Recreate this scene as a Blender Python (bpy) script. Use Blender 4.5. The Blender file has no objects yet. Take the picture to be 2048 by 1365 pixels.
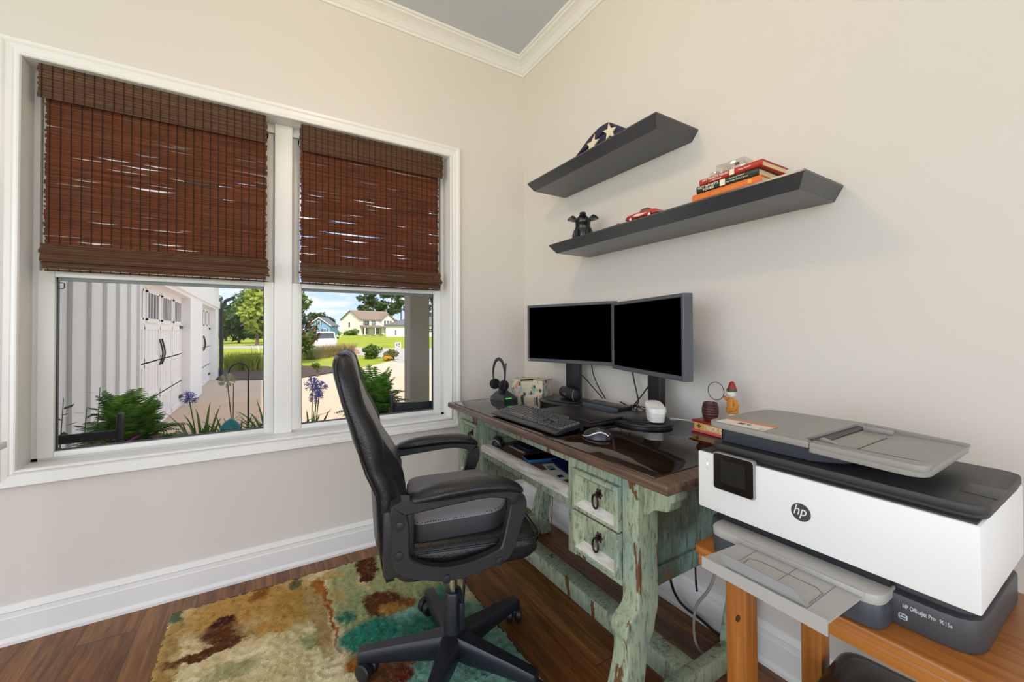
import bpy, bmesh, math, random
from math import sin, cos, pi, radians, sqrt
from mathutils import Vector, Matrix, noise
random.seed(7)
scene = bpy.context.scene
COL = scene.collection

# ---------------------------------------------------------------- camera
CAM = Vector((-1.535, -2.343, 1.187))
FPX, CY = 812.59, 651.43
_y, _p, _r = radians(31.4798), radians(0.69658), radians(-0.20652)
FW = Vector((sin(_y)*cos(_p), cos(_y)*cos(_p), sin(_p)))
_R0 = Vector((cos(_y), -sin(_y), 0)); _U0 = _R0.cross(FW)
RT = _R0*cos(_r) + _U0*sin(_r); UP = -_R0*sin(_r) + _U0*cos(_r)
cd = bpy.data.cameras.new('camera'); cam = bpy.data.objects.new('camera', cd); COL.objects.link(cam)
cd.sensor_width = 36; cd.lens = FPX/2048*36; cd.shift_y = (CY-682.5)/2048
cd.clip_start = 0.02; cd.clip_end = 600
cam.matrix_world = Matrix(((RT.x, UP.x, -FW.x, CAM.x), (RT.y, UP.y, -FW.y, CAM.y), (RT.z, UP.z, -FW.z, CAM.z), (0, 0, 0, 1)))
scene.camera = cam

# ---------------------------------------------------------------- sky, sun, room lamp, exposure
scene.view_settings.view_transform = 'Standard'
scene.view_settings.look = 'None'
scene.view_settings.gamma = 1
scene.view_settings.exposure = -0.2
SUN_E, SKY_K, LAMP_W, FILL_W = 5.2, 1.75, 14.5, 106
w = bpy.data.worlds.new('sky'); scene.world = w; w.use_nodes = True
nt = w.node_tree; nt.nodes.clear()
def wn(t): return nt.nodes.new(t)
tc = wn('ShaderNodeTexCoord'); sx = wn('ShaderNodeSeparateXYZ'); nt.links.new(tc.outputs['Generated'], sx.inputs[0])
g = wn('ShaderNodeValToRGB'); g.color_ramp.elements[0].position = 0.0; g.color_ramp.elements[0].color = (0.50, 0.64, 0.88, 1)
g.color_ramp.elements[1].position = 0.35; g.color_ramp.elements[1].color = (0.14, 0.27, 0.60, 1)
nt.links.new(sx.outputs['Z'], g.inputs[0])
mp = wn('ShaderNodeMapping'); mp.inputs['Scale'].default_value = (5, 5, 20); mp.inputs['Location'].default_value = (1.3, 0.4, 0.25)
nt.links.new(tc.outputs['Generated'], mp.inputs[0])
nz = wn('ShaderNodeTexNoise'); nz.inputs['Scale'].default_value = 1.5; nz.inputs['Detail'].default_value = 7; nz.inputs['Roughness'].default_value = 0.55
nt.links.new(mp.outputs[0], nz.inputs[0])
cr = wn('ShaderNodeValToRGB'); cr.color_ramp.elements[0].position = 0.46; cr.color_ramp.elements[1].position = 0.60
hz = wn('ShaderNodeMath'); hz.operation = 'MULTIPLY_ADD'; hz.inputs[1].default_value = 0.22; nt.links.new(sx.outputs['Z'], hz.inputs[0]); nt.links.new(nz.outputs[0], hz.inputs[2])
nt.links.new(hz.outputs[0], cr.inputs[0])
mx = wn('ShaderNodeMix'); mx.data_type = 'RGBA'; mx.inputs[7].default_value = (0.72, 0.73, 0.75, 1)
nt.links.new(cr.outputs[0], mx.inputs[0]); nt.links.new(g.outputs[0], mx.inputs[6])
bg = wn('ShaderNodeBackground'); bg.inputs[1].default_value = SKY_K; nt.links.new(mx.outputs[2], bg.inputs[0])
wo = wn('ShaderNodeOutputWorld'); nt.links.new(bg.outputs[0], wo.inputs[0])
sd = bpy.data.lights.new('sun', 'SUN'); sun = bpy.data.objects.new('sun', sd); COL.objects.link(sun)
sd.energy = SUN_E; sd.angle = radians(1.0); sd.color = (1.0, 0.95, 0.86)
sun.rotation_euler = Vector((0.16, 0.72, -0.95)).to_track_quat('-Z', 'Y').to_euler()
ld = bpy.data.lights.new('ceiling_lamp', 'POINT'); lamp = bpy.data.objects.new('ceiling_lamp', ld); COL.objects.link(lamp)
ld.energy = LAMP_W; ld.color = (1.0, 0.72, 0.50); ld.shadow_soft_size = 0.09; lamp.location = (-1.22, -1.2, 2.45)

# added fill lights, behind the camera and at the left, to brighten the room
for nm, loc, rot, sx_, sy_, k_ in (('fill_light_back', (-2.4, -5.85, 1.35), (radians(90), 0, 0), 4.0, 2.3, 0.8), ('fill_light_left', (-4.95, -3.0, 1.4), (radians(90), 0, radians(-90)), 3.6, 2.2, 1.0)):
    al = bpy.data.lights.new(nm, 'AREA'); ao = bpy.data.objects.new(nm, al); COL.objects.link(ao)
    al.shape = 'RECTANGLE'; al.size = sx_; al.size_y = sy_; al.energy = FILL_W*k_; al.color = (0.85, 0.89, 1.0); ao.location = loc; ao.rotation_euler = rot

# ---------------------------------------------------------------- helpers: materials
def S(r, g, b):
    f = lambda c: (c/255/12.92) if c/255 <= 0.04045 else ((c/255+0.055)/1.055)**2.4
    return (f(r), f(g), f(b), 1)
class NT:
    def __init__(s, name):
        s.m = bpy.data.materials.new(name); s.m.use_nodes = True; s.t = s.m.node_tree
        s.b = s.t.nodes['Principled BSDF']; s.out = s.t.nodes['Material Output']
        s.tc = s.n('ShaderNodeTexCoord')
    def n(s, t): return s.t.nodes.new(t)
    def l(s, a, b): s.t.links.new(a, b)
    def put(s, v, i):
        if hasattr(v, 'is_linked') or hasattr(v, 'links'): s.l(v, i)
        else: i.default_value = v
    def co(s, scale=(1, 1, 1), kind='Object', rot=(0, 0, 0), loc=(0, 0, 0)):
        m = s.n('ShaderNodeMapping'); m.inputs['Scale'].default_value = scale; m.inputs['Rotation'].default_value = rot; m.inputs['Location'].default_value = loc
        s.l(s.tc.outputs[kind], m.inputs[0]); return m.outputs[0]
    def noise(s, scale, co=None, detail=4, rough=0.55, dist=0):
        n = s.n('ShaderNodeTexNoise'); n.inputs['Scale'].default_value = scale; n.inputs['Detail'].default_value = detail
        n.inputs['Roughness'].default_value = rough; n.inputs['Distortion'].default_value = dist
        if co is None: co = s.tc.outputs['Object']
        s.l(co, n.inputs['Vector']); return n.outputs[0]
    def ramp(s, v, a, b, ca=(0, 0, 0, 1), cb=(1, 1, 1, 1)):
        r = s.n('ShaderNodeValToRGB'); e = r.color_ramp.elements
        e[0].position, e[1].position = a, b; e[0].color, e[1].color = ca, cb
        s.l(v, r.inputs[0]); return r.outputs[0]
    def mix(s, f, a, b, mode='MIX'):
        m = s.n('ShaderNodeMix'); m.data_type = 'RGBA'; m.blend_type = mode
        s.put(f, m.inputs[0]); s.put(a, m.inputs[6]); s.put(b, m.inputs[7]); return m.outputs[2]
    def math(s, op, a, b=0.0, c=0.0):
        m = s.n('ShaderNodeMath'); m.operation = op; s.put(a, m.inputs[0]); s.put(b, m.inputs[1]); s.put(c, m.inputs[2]); return m.outputs[0]
    def xyz(s, co=None):
        x = s.n('ShaderNodeSeparateXYZ'); s.l(co if co is not None else s.tc.outputs['Object'], x.inputs[0]); return x.outputs
    def bump(s, h, strength=0.3, dist=0.01):
        b = s.n('ShaderNodeBump'); b.inputs['Strength'].default_value = strength; b.inputs['Distance'].default_value = dist
        s.l(h, b.inputs['Height']); s.l(b.outputs[0], s.b.inputs['Normal'])
    def set(s, col=None, rough=None, metal=None, spec=None, coat=None):
        B = s.b.inputs
        if col is not None: s.put(col, B['Base Color'])
        if rough is not None: s.put(rough, B['Roughness'])
        if metal is not None: B['Metallic'].default_value = metal
        if spec is not None: B['Specular IOR Level'].default_value = spec
        if coat is not None: B['Coat Weight'].default_value = coat; B['Coat Roughness'].default_value = 0.06
        return s
def plain(name, col, rough=0.5, metal=0, spec=0.5, var=0.06, sc=12, bump=0, bsc=200, coat=None):
    k = NT(name)
    dark = tuple(c*(1-var) for c in col[:3])+(1,); lite = tuple(min(1, c*(1+var)) for c in col[:3])+(1,)
    k.set(k.mix(k.noise(sc), dark, lite), rough, metal, spec, coat)
    if bump: k.bump(k.noise(bsc, detail=2), bump, 0.002)
    return k.m
def emis(name, col, e):
    k = NT(name); k.set(col, 0.4); k.b.inputs['Emission Color'].default_value = col; k.b.inputs['Emission Strength'].default_value = e; return k.m

# ---------------------------------------------------------------- helpers: geometry
class B:
    def __init__(s): s.v = []; s.f = []; s.mi = []
    def add(s, vs, fs, mi=0):
        o = len(s.v); s.v += [tuple(v) for v in vs]; s.f += [tuple(i+o for i in f) for f in fs]; s.mi += [mi]*len(fs); return s
    def addbm(s, bm, mi=0):
        bm.verts.ensure_lookup_table(); bm.verts.index_update()
        s.add([v.co[:] for v in bm.verts], [[v.index for v in f.verts] for f in bm.faces], mi); bm.free(); return s
    def box(s, x0, x1, y0, y1, z0, z1, r=0, mi=0, seg=2, M=None):
        bm = bmesh.new(); bmesh.ops.create_cube(bm, size=1)
        for v in bm.verts: v.co = Vector(((x0+x1)/2+v.co.x*(x1-x0), (y0+y1)/2+v.co.y*(y1-y0), (z0+z1)/2+v.co.z*(z1-z0)))
        if r: bmesh.ops.bevel(bm, geom=bm.edges[:], offset=min(r, 0.49*min(abs(x1-x0), abs(y1-y0), abs(z1-z0))), segments=seg, profile=0.5, affect='EDGES')
        if M: bmesh.ops.transform(bm, matrix=M, verts=bm.verts)
        return s.addbm(bm, mi)
    def prism(s, poly, fn, t0, t1, r=0, mi=0, seg=2):
        """poly: 2-D outline, fn(a,b,t)->xyz, extruded t0..t1 with its rims rounded by r"""
        bm = bmesh.new(); n = len(poly)
        A = [bm.verts.new(fn(a, b, t0)) for a, b in poly]; C = [bm.verts.new(fn(a, b, t1)) for a, b in poly]
        f0 = bm.faces.new(A); f1 = bm.faces.new(C[::-1])
        for i in range(n): bm.faces.new((A[i], C[i], C[(i+1) % n], A[(i+1) % n]))
        bmesh.ops.recalc_face_normals(bm, faces=bm.faces[:])
        if r: bmesh.ops.bevel(bm, geom=list(set(f0.edges[:]+f1.edges[:])), offset=r, segments=seg, profile=0.5, affect='EDGES')
        bmesh.ops.triangulate(bm, faces=[f for f in bm.faces if len(f.verts) > 4])
        return s.addbm(bm, mi)
    def tube(s, path, r, n=8, mi=0, closed=False, flat=None):
        P = [Vector(p) for p in path]; m = len(P); rr = r if isinstance(r, (list, tuple)) else [r]*m
        up = None; vs = []; fs = []
        for i in range(m):
            t = ((P[(i+1) % m]-P[i-1]) if closed else (P[min(i+1, m-1)]-P[max(i-1, 0)])).normalized()
            if up is None: up = Vector((0, 0, 1)) if abs(t.z) < 0.9 else Vector((1, 0, 0))
            a = up.cross(t)
            if a.length < 1e-5: a = Vector((0, 1, 0)).cross(t)
            a.normalize(); b = t.cross(a).normalized(); up = b
            for k in range(n):
                q = 2*pi*k/n; kx, ky = (flat if flat else (1, 1))
                vs.append(P[i]+a*cos(q)*rr[i]*kx+b*sin(q)*rr[i]*ky)
        for i in range(m if closed else m-1):
            for k in range(n):
                j = (i+1) % m; fs.append((i*n+k, i*n+(k+1) % n, j*n+(k+1) % n, j*n+k))
        if not closed: fs += [tuple(range(n))[::-1], tuple((m-1)*n+k for k in range(n))]
        return s.add(vs, fs, mi)
    def lathe(s, prof, c=(0, 0, 0), n=24, mi=0, M=None, sx=1, sy=1):
        vs = []; fs = []; m = len(prof)
        for r, z in prof:
            for k in range(n):
                q = 2*pi*k/n; vs.append(Vector((r*cos(q)*sx, r*sin(q)*sy, z)))
        if M: vs = [M @ v for v in vs]
        vs = [v+Vector(c) for v in vs]
        for i in range(m-1):
            for k in range(n): fs.append((i*n+k, i*n+(k+1) % n, (i+1)*n+(k+1) % n, (i+1)*n+k))
        fs += [tuple(range(n))[::-1], tuple((m-1)*n+k for k in range(n))]
        return s.add(vs, fs, mi)
    def ball(s, c, r, n=12, mi=0, M=None):
        rx, ry, rz = (r, r, r) if not isinstance(r, (tuple, list)) else r
        bm = bmesh.new(); bmesh.ops.create_uvsphere(bm, u_segments=n, v_segments=max(6, n//2+2), radius=1)
        for v in bm.verts:
            v.co = Vector((v.co.x*rx, v.co.y*ry, v.co.z*rz))
            if M: v.co = M @ v.co
            v.co += Vector(c)
        return s.addbm(bm, mi)
    def loft(s, rings, mi=0, cap=True, closed=False):
        n = len(rings[0]); vs = [v for R in rings for v in R]; fs = []; m = len(rings)
        for i in range(m if closed else m-1):
            for k in range(n):
                j = (i+1) % m; fs.append((i*n+k, i*n+(k+1) % n, j*n+(k+1) % n, j*n+k))
        if cap and not closed: fs += [tuple(range(n))[::-1], tuple((m-1)*n+k for k in range(n))]
        return s.add(vs, fs, mi)
    def quad(s, a, b, c, d, mi=0): return s.add([a, b, c, d], [(0, 1, 2, 3)], mi)
    def build(s, name, mats, parent=None, smooth=True, local=False, ang=38, fix=True):
        me = bpy.data.meshes.new(name); me.from_pydata(s.v, [], s.f)
        mats = mats if isinstance(mats, (list, tuple)) else [mats]
        for m in mats: me.materials.append(m)
        me.polygons.foreach_set('material_index', s.mi)
        if fix and len(s.f) < 60000:
            bm = bmesh.new(); bm.from_mesh(me); bmesh.ops.recalc_face_normals(bm, faces=bm.faces[:]); bm.to_mesh(me); bm.free()
        if smooth:
            me.polygons.foreach_set('use_smooth', [True]*len(me.polygons)); me.set_sharp_from_angle(angle=radians(ang))
        o = bpy.data.objects.new(name, me); COL.objects.link(o)
        if parent is not None: hang(o, parent, local)
        return o
def hang(o, parent, local=False):
    o.parent = parent
    if not local and parent.parent is None: o.matrix_parent_inverse = parent.matrix_basis.inverted()
def tag(o, label=None, cat=None, group=None, kind=None):
    if label: o['label'] = label
    if cat: o['category'] = cat
    if group: o['group'] = group
    if kind: o['kind'] = kind
    return o
def thing(name, label, cat, loc=(0, 0, 0), rz=0, group=None):
    o = bpy.data.objects.new(name, None); COL.objects.link(o); o.empty_display_size = 0.05
    o.location = loc; o.rotation_euler = (0, 0, rz); return tag(o, label, cat, group)
def struct(b, name, mats, smooth=False, label=None):
    o = b.build(name, mats, smooth=smooth); o['kind'] = 'structure'
    if label: o['label'] = label
    return o
def copy_tree(root, loc, rz=None, label=None):
    r = root.copy(); COL.objects.link(r); r.location = loc
    if rz is not None: r.rotation_euler = (0, 0, rz)
    if label: r['label'] = label
    for ch in [c for c in scene.objects if c.parent == root]:
        c = ch.copy(); COL.objects.link(c); c.parent = r
        for g2 in [q for q in scene.objects if q.parent == ch]:
            d = g2.copy(); COL.objects.link(d); d.parent = c
    return r
def text(name, body, size, mat, M, parent, local=False, depth=0.0004, shear=0, align='LEFT', bold=0, sx=1):
    cu = bpy.data.curves.new(name, 'FONT'); cu.body = body; cu.size = size; cu.extrude = depth; cu.shear = shear; cu.align_x = align; cu.offset = bold
    cu.resolution_u = 3
    t = bpy.data.objects.new(name, cu); COL.objects.link(t)
    me = bpy.data.meshes.new_from_object(t.evaluated_get(bpy.context.evaluated_depsgraph_get()))
    COL.objects.unlink(t); bpy.data.objects.remove(t)
    me.transform(Matrix.Diagonal((sx, 1, 1, 1))); me.transform(M); me.materials.clear(); me.materials.append(mat); me.name = name
    o = bpy.data.objects.new(name, me); COL.objects.link(o)
    if parent is not None: hang(o, parent, local)
    return o
def frame(origin, xdir, ydir):
    x = Vector(xdir).normalized(); y = Vector(ydir).normalized(); z = x.cross(y); o = Vector(origin)
    return Matrix(((x.x, y.x, z.x, o.x), (x.y, y.y, z.y, o.y), (x.z, y.z, z.z, o.z), (0, 0, 0, 1)))
def bez(p0, p1, p2, p3, n=12):
    p0, p1, p2, p3 = map(Vector, (p0, p1, p2, p3))
    return [p0*(1-t)**3+p1*3*t*(1-t)**2+p2*3*t*t*(1-t)+p3*t**3 for t in [i/n for i in range(n+1)]]
def spline(pts, n=6):
    P = [Vector(p) for p in pts]; out = []
    for i in range(len(P)-1):
        a, b, c, d = P[max(i-1, 0)], P[i], P[i+1], P[min(i+2, len(P)-1)]
        for k in range(n):
            t = k/n; out.append(0.5*((2*b)+(c-a)*t+(2*a-5*b+4*c-d)*t*t+(3*b-a-3*c+d)*t**3))
    return out+[P[-1]]
def interp(tab, x):
    if x <= tab[0][0]: return tab[0][1]
    for (a, va), (b, vb) in zip(tab, tab[1:]):
        if x <= b: return va+(vb-va)*(x-a)/(b-a)
    return tab[-1][1]
def rrect(w, h, r, n=5):
    out = []
    for cx, cy, a0 in ((w-r, h-r, 0), (-w+r, h-r, pi/2), (-w+r, -h+r, pi), (w-r, -h+r, 3*pi/2)):
        for k in range(n+1):
            a = a0+pi/2*k/n; out.append((cx+r*cos(a), cy+r*sin(a)))
    return out
def rpoly(pts, r, n=4):
    """round the corners of a 2-D polygon"""
    out = []; m = len(pts)
    for i in range(m):
        p = Vector(pts[i]); a = Vector(pts[i-1])-p; b = Vector(pts[(i+1) % m])-p
        ri = r[i] if isinstance(r, (list, tuple)) else r
        d = min(ri, a.length*0.48, b.length*0.48)
        if d < 1e-5: out.append(tuple(p)); continue
        s, e = p+a.normalized()*d, p+b.normalized()*d
        for k in range(n+1):
            t = k/n; q = s*(1-t)**2+p*2*t*(1-t)+e*t*t; out.append((q.x, q.y))
    return out
XY = lambda a, b, t: (a, b, t)
YZ = lambda a, b, t: (t, a, b)
XZ = lambda a, b, t: (a, t, b)
# ================================================================ room shell
m_wall = NT('wall_paint'); m_wall.set(m_wall.mix(m_wall.noise(3), S(221, 214, 205), S(224, 218, 210)), 0.75, spec=0.3); m_wall.bump(m_wall.noise(260, detail=2), 0.05, 0.002); m_wall = m_wall.m
m_white = plain('white_trim_paint', S(236, 235, 231), 0.32, var=0.015)
m_ceil = plain('ceiling_paint', S(198, 203, 212), 0.8, var=0.01)
m_vinyl = plain('white_vinyl', S(232, 232, 228), 0.35, var=0.012)
m_black = plain('black_plastic', S(30, 31, 34), 0.42, var=0.1)
m_gasket = plain('dark_gasket', S(40, 46, 56), 0.5)
m_screenbar = plain('grey_screen_bar', S(120, 128, 126), 0.45)
k = NT('window_glass'); tr = k.n('ShaderNodeBsdfTransparent'); gl = k.n('ShaderNodeBsdfGlossy'); gl.inputs['Roughness'].default_value = 0.02
fr = k.n('ShaderNodeFresnel'); fr.inputs[0].default_value = 1.12; ms = k.n('ShaderNodeMixShader'); k.l(fr.outputs[0], ms.inputs[0]); k.l(tr.outputs[0], ms.inputs[1]); k.l(gl.outputs[0], ms.inputs[2]); k.l(ms.outputs[0], k.out.inputs[0])
m_glass = k.m

k = NT('plank_floor')
c = k.xyz(); PW = 0.178
pi_ = k.math('FLOOR', k.math('DIVIDE', c[0], PW))
wnz = k.n('ShaderNodeTexWhiteNoise'); wnz.noise_dimensions = '1D'; k.l(pi_, wnz.inputs['W'])
yy = k.math('DIVIDE', k.math('ADD', c[1], k.math('MULTIPLY', wnz.outputs[0], 1.22)), 1.22)
pj = k.math('FLOOR', yy)
w2 = k.n('ShaderNodeTexWhiteNoise'); w2.noise_dimensions = '2D'; cb = k.n('ShaderNodeCombineXYZ'); k.l(pi_, cb.inputs[0]); k.l(pj, cb.inputs[1]); k.l(cb.outputs[0], w2.inputs['Vector'])
cg = k.n('ShaderNodeCombineXYZ'); k.l(k.math('MULTIPLY', c[0], 14.0), cg.inputs[0]); k.l(k.math('MULTIPLY', c[1], 1.3), cg.inputs[1]); k.l(k.math('MULTIPLY', w2.outputs[0], 40.0), cg.inputs[2])
gr = k.noise(1.6, cg.outputs[0], 6, 0.62, 1.2)
cg2 = k.n('ShaderNodeCombineXYZ'); k.l(k.math('MULTIPLY', c[0], 70.0), cg2.inputs[0]); k.l(k.math('MULTIPLY', c[1], 2.5), cg2.inputs[1]); k.l(k.math('MULTIPLY', w2.outputs[0], 40.0), cg2.inputs[2])
gr2 = k.noise(1.5, cg2.outputs[0], 4, 0.6, 0.6)
base = k.mix(k.ramp(gr, 0.32, 0.68), S(104, 68, 36), S(168, 118, 66))
base = k.mix(k.math('MULTIPLY', k.ramp(gr2, 0.42, 0.62), 0.45), base, S(92, 58, 32))
base = k.mix(k.ramp(w2.outputs[0], 0.0, 1.0, (0.16, 0.16, 0.16, 1), (0.62, 0.62, 0.62, 1)), base, S(116, 82, 54), 'SOFT_LIGHT')
dx = k.math('ABSOLUTE', k.math('SUBTRACT', k.math('FRACT', k.math('DIVIDE', c[0], PW)), 0.5))
dy = k.math('ABSOLUTE', k.math('SUBTRACT', k.math('FRACT', yy), 0.5))
seam = k.math('MAXIMUM', k.ramp(dx, 0.489, 0.497), k.ramp(dy, 0.4982, 0.4996))
base = k.mix(k.math('MULTIPLY', seam, 0.8), base, S(40, 26, 16))
k.set(base, k.math('ADD', k.math('MULTIPLY', gr2, 0.25), 0.25), spec=0.4); k.bump(k.math('SUBTRACT', gr2, k.math('MULTIPLY', seam, 2.0)), 0.12, 0.002)
m_floor = k.m

OX0, OX1, OZ0, OZ1 = -2.344, -0.549, 0.653, 2.268
b = B(); b.box(-5, OX0, 0, 0.15, 0, 3.01); b.box(OX1, 0.15, 0, 0.15, 0, 3.01); b.box(OX0, OX1, 0, 0.15, 0, OZ0); b.box(OX0, OX1, 0, 0.15, OZ1, 3.01)
struct(b, 'wall_back', m_wall)
struct(B().box(0, 0.15, -6, 0, 0, 3.01), 'wall_right', m_wall)
struct(B().box(-5, 0.15, -6, 0.15, -0.2, 0), 'floor', m_floor)
struct(B().box(-5.3, 14, -6.3, 0.15, 3.01, 3.21), 'ceiling', m_ceil)  # runs on past the right wall, unseen, to shade the ground outside
# crown moulding, mitred in the corner
CP = [(0.0, 2.935), (0.011, 2.935), (0.012, 2.949), (0.02, 2.952), (0.027, 2.960), (0.043, 2.975), (0.065, 2.986), (0.085, 2.991), (0.087, 2.997), (0.1, 2.999), (0.102, 3.01), (0, 3.01)]
b = B(); b.loft([[(-5, -d, z) for d, z in CP], [(-d, -d, z) for d, z in CP]]); struct(b, 'trim_1', m_white)
b = B(); b.loft([[(-d, -d, z) for d, z in CP], [(-d, -6, z) for d, z in CP]]); struct(b, 'trim_2', m_white)
BP = [(0, 0), (0.024, 0), (0.024, 0.012), (0.017, 0.022), (0.016, 0.025), (0.016, 0.098), (0.013, 0.101), (0.012, 0.118), (0.0155, 0.122), (0.012, 0.128), (0.005, 0.141), (0, 0.143)]
b = B(); b.loft([[(-5, -d, z) for d, z in BP], [(-d, -d, z) for d, z in BP]]); struct(b, 'baseboard_back', m_white)
b = B(); b.loft([[(-d, -d, z) for d, z in BP], [(-d, -6, z) for d, z in BP]]); struct(b, 'baseboard_right', m_white)
# window casing: one picture-frame moulding round the pair
WP = [(-0.004, 0), (-0.004, 0.012), (0.0, 0.017), (0.005, 0.018), (0.009, 0.013), (0.016, 0.012), (0.02, 0.014), (0.036, 0.016), (0.044, 0.021), (0.056, 0.023), (0.060, 0.018), (0.060, 0)]
b = B(); b.loft([[(x+sxn*d, -p, z+szn*d) for d, p in WP] for x, z, sxn, szn in ((OX0, OZ0, -1, -1), (OX1, OZ0, 1, -1), (OX1, OZ1, 1, 1), (OX0, OZ1, -1, 1))], closed=True); struct(b, 'trim_3', m_white)
# jamb lining
b = B(); b.box(OX0-0.002, OX0+0.004, 0, 0.1, OZ0, OZ1); b.box(OX1-0.004, OX1+0.002, 0, 0.1, OZ0, OZ1); b.box(OX0, OX1, 0, 0.1, OZ0-0.002, OZ0+0.004); b.box(OX0, OX1, 0, 0.1, OZ1-0.004, OZ1+0.002)
struct(b, 'trim_4', m_white)
struct(B().box(-1.487, -1.406, 0.078, 0.15, OZ0+0.004, OZ1-0.004, 0.003), 'trim_5', m_white)
def window(n, x0, x1, gl0, gl1):
    fr_ = B(); fr_.box(x0, gl0-0.05, 0.096, 0.15, OZ0+0.004, OZ1-0.004); fr_.box(gl1+0.05, x1, 0.096, 0.15, OZ0+0.004, OZ1-0.004); fr_.box(x0, x1, 0.096, 0.15, OZ0+0.004, 0.668); fr_.box(x0, x1, 0.1, 0.15, 2.222, OZ1-0.004)
    root = fr_.build('window_%d' % n, m_vinyl, smooth=False); root['kind'] = 'structure'
    s = B()
    for a in ((gl0-0.049, gl0, 0.669, 1.44), (gl1, gl1+0.044, 0.669, 1.44)): s.box(a[0], a[1], 0.08, 0.112, a[2], a[3], 0.003)
    s.box(gl0, gl1, 0.08, 0.112, 0.669, 0.692, 0.003); s.box(gl0, gl1, 0.08, 0.112, 1.416, 1.44, 0.003)
    s.build('lower_sash', m_vinyl, root)
    s = B(); s.box(gl0-0.049, gl0-0.008, 0.116, 0.145, 1.44, 2.222, 0.003); s.box(gl1+0.006, gl1+0.045, 0.116, 0.145, 1.44, 2.222, 0.003); s.box(gl0-0.02, gl1+0.02, 0.116, 0.145, 2.19, 2.222, 0.003); s.box(gl0-0.02, gl1+0.02, 0.116, 0.145, 1.42, 1.45, 0.003)
    s.build('upper_sash', m_vinyl, root)
    s = B(); s.box(gl0-0.01, gl1+0.01, 0.094, 0.098, 0.684, 1.424); s.build('lower_pane', m_glass, root)
    s = B(); s.box(gl0-0.01, gl1+0.01, 0.128, 0.132, 1.44, 2.2); s.build('upper_pane', m_glass, root)
    s = B(); s.box(gl0, gl0+0.0035, 0.1, 0.118, 0.692, 1.416); s.box(gl1-0.0035, gl1, 0.1, 0.118, 0.692, 1.416); s.box(gl0, gl1, 0.1, 0.118, 0.692, 0.6955); s.build('screen_edge', m_gasket, root)
    s = B(); s.box(gl0, gl1, 0.1, 0.118, 1.403, 1.416); s.build('screen_rail', m_screenbar, root)
    if n == 1:
        s = B(); s.tube([(gl0+0.003, 0.1, 1.394), (gl0+0.018, 0.1, 1.394), (gl0+0.022, 0.1, 1.39), (gl0+0.022, 0.1, 1.374), (gl0+0.018, 0.1, 1.37), (gl0+0.003, 0.1, 1.37)], 0.002, 6); s.build('screen_tab', m_black, root)
    s = B(); s.box((gl0+gl1)/2-0.03, (gl0+gl1)/2+0.03, 0.085, 0.108, 1.44, 1.446, 0.002); s.build('sash_lock', m_vinyl, root)
window(1, OX0+0.004, -1.487, -2.272, -1.532)
window(2, -1.406, OX1-0.004, -1.361, -0.622)

# ---------------------------------------------------------------- woven wood shades
def blind_mat(name, trans, ca=S(50, 35, 26), cb=S(122, 88, 62)):
    k = NT(name)
    co = k.co((2.2, 1, 110)); n1 = k.noise(1.0, co, 4, 0.7); n2 = k.noise(5, k.co((4, 1, 1.2)), 3)
    col = k.mix(k.ramp(n1, 0.3, 0.7), ca, cb); col = k.mix(k.math('MULTIPLY', n2, 0.45), col, S(74, 48, 36))
    k.set(col, 0.55, spec=0.3)
    if trans:
        t = k.n('ShaderNodeBsdfTranslucent'); k.l(k.mix(0.6, col, k.mix(k.ramp(n2, 0.35, 0.65), S(176, 88, 56), S(240, 140, 88))), t.inputs[0]); m_ = k.n('ShaderNodeMixShader'); m_.inputs[0].default_value = trans
        k.l(k.b.outputs[0], m_.inputs[1]); k.l(t.outputs[0], m_.inputs[2]); k.l(m_.outputs[0], k.out.inputs[0])
    return k.m
m_reed = blind_mat('woven_reed', 0.52, S(84, 55, 40), S(170, 118, 84)); m_reed2 = blind_mat('woven_reed_double', 0.0)
m_string = plain('dark_string', S(38, 24, 18), 0.8)
def reeds(x0, x1, z0, z1, yf, pitch, gap, seed, rough=0.0015):
    """flat reeds of uneven width, woven side by side; yf(z) is how far out the row hangs"""
    rnd = random.Random(seed); b = B(); z = z0; row = 0; NS = 26
    while z < z1-0.002:
        h = pitch*rnd.uniform(0.85, 1.15); ph = rnd.uniform(0, 100); e0 = rnd.uniform(-0.004, 0.004); e1 = rnd.uniform(-0.004, 0.004)
        rowgap = gap*max(0, rnd.gauss(0.2, 0.8)) if rnd.random() < 0.6 else 0
        top = []; bot = []
        for i in range(NS+1):
            t = i/NS; x = x0+e0+(x1+e1-x0-e0)*t
            u = max(0, noise.noise((t*6+ph, row*0.71, seed))-0.12)*rowgap*2.0
            top.append((x, z+h*0.99-u)); bot.append((x, z-h*0.05))
        y = yf(z)+rnd.uniform(-0.0006, 0.0006); th = 0.0036
        rings = [[(x, y, zb), (x, y-th*0.6, zb+0.2*(zt-zb)), (x, y-th, (zb+zt)/2), (x, y-th*0.6, zb+0.8*(zt-zb)), (x, y, zt)] for (x, zt), (_, zb) in zip(top, bot)]
        b.loft(rings, cap=True); z += h; row += 1
    return b
def strings(x0, x1, z0, z1, yf, step):
    b = B(); n = int((x1-x0)/step)
    for i in range(n+1):
        x = x0+0.012+i*(x1-x0-0.024)/n
        rows = int((z1-z0)/0.03)
        b.tube([(x, yf(z0+(z1-z0)*j/rows)-0.0034, z0+(z1-z0)*j/rows) for j in range(rows+1)], 0.0017, 4)
    return b
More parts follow.
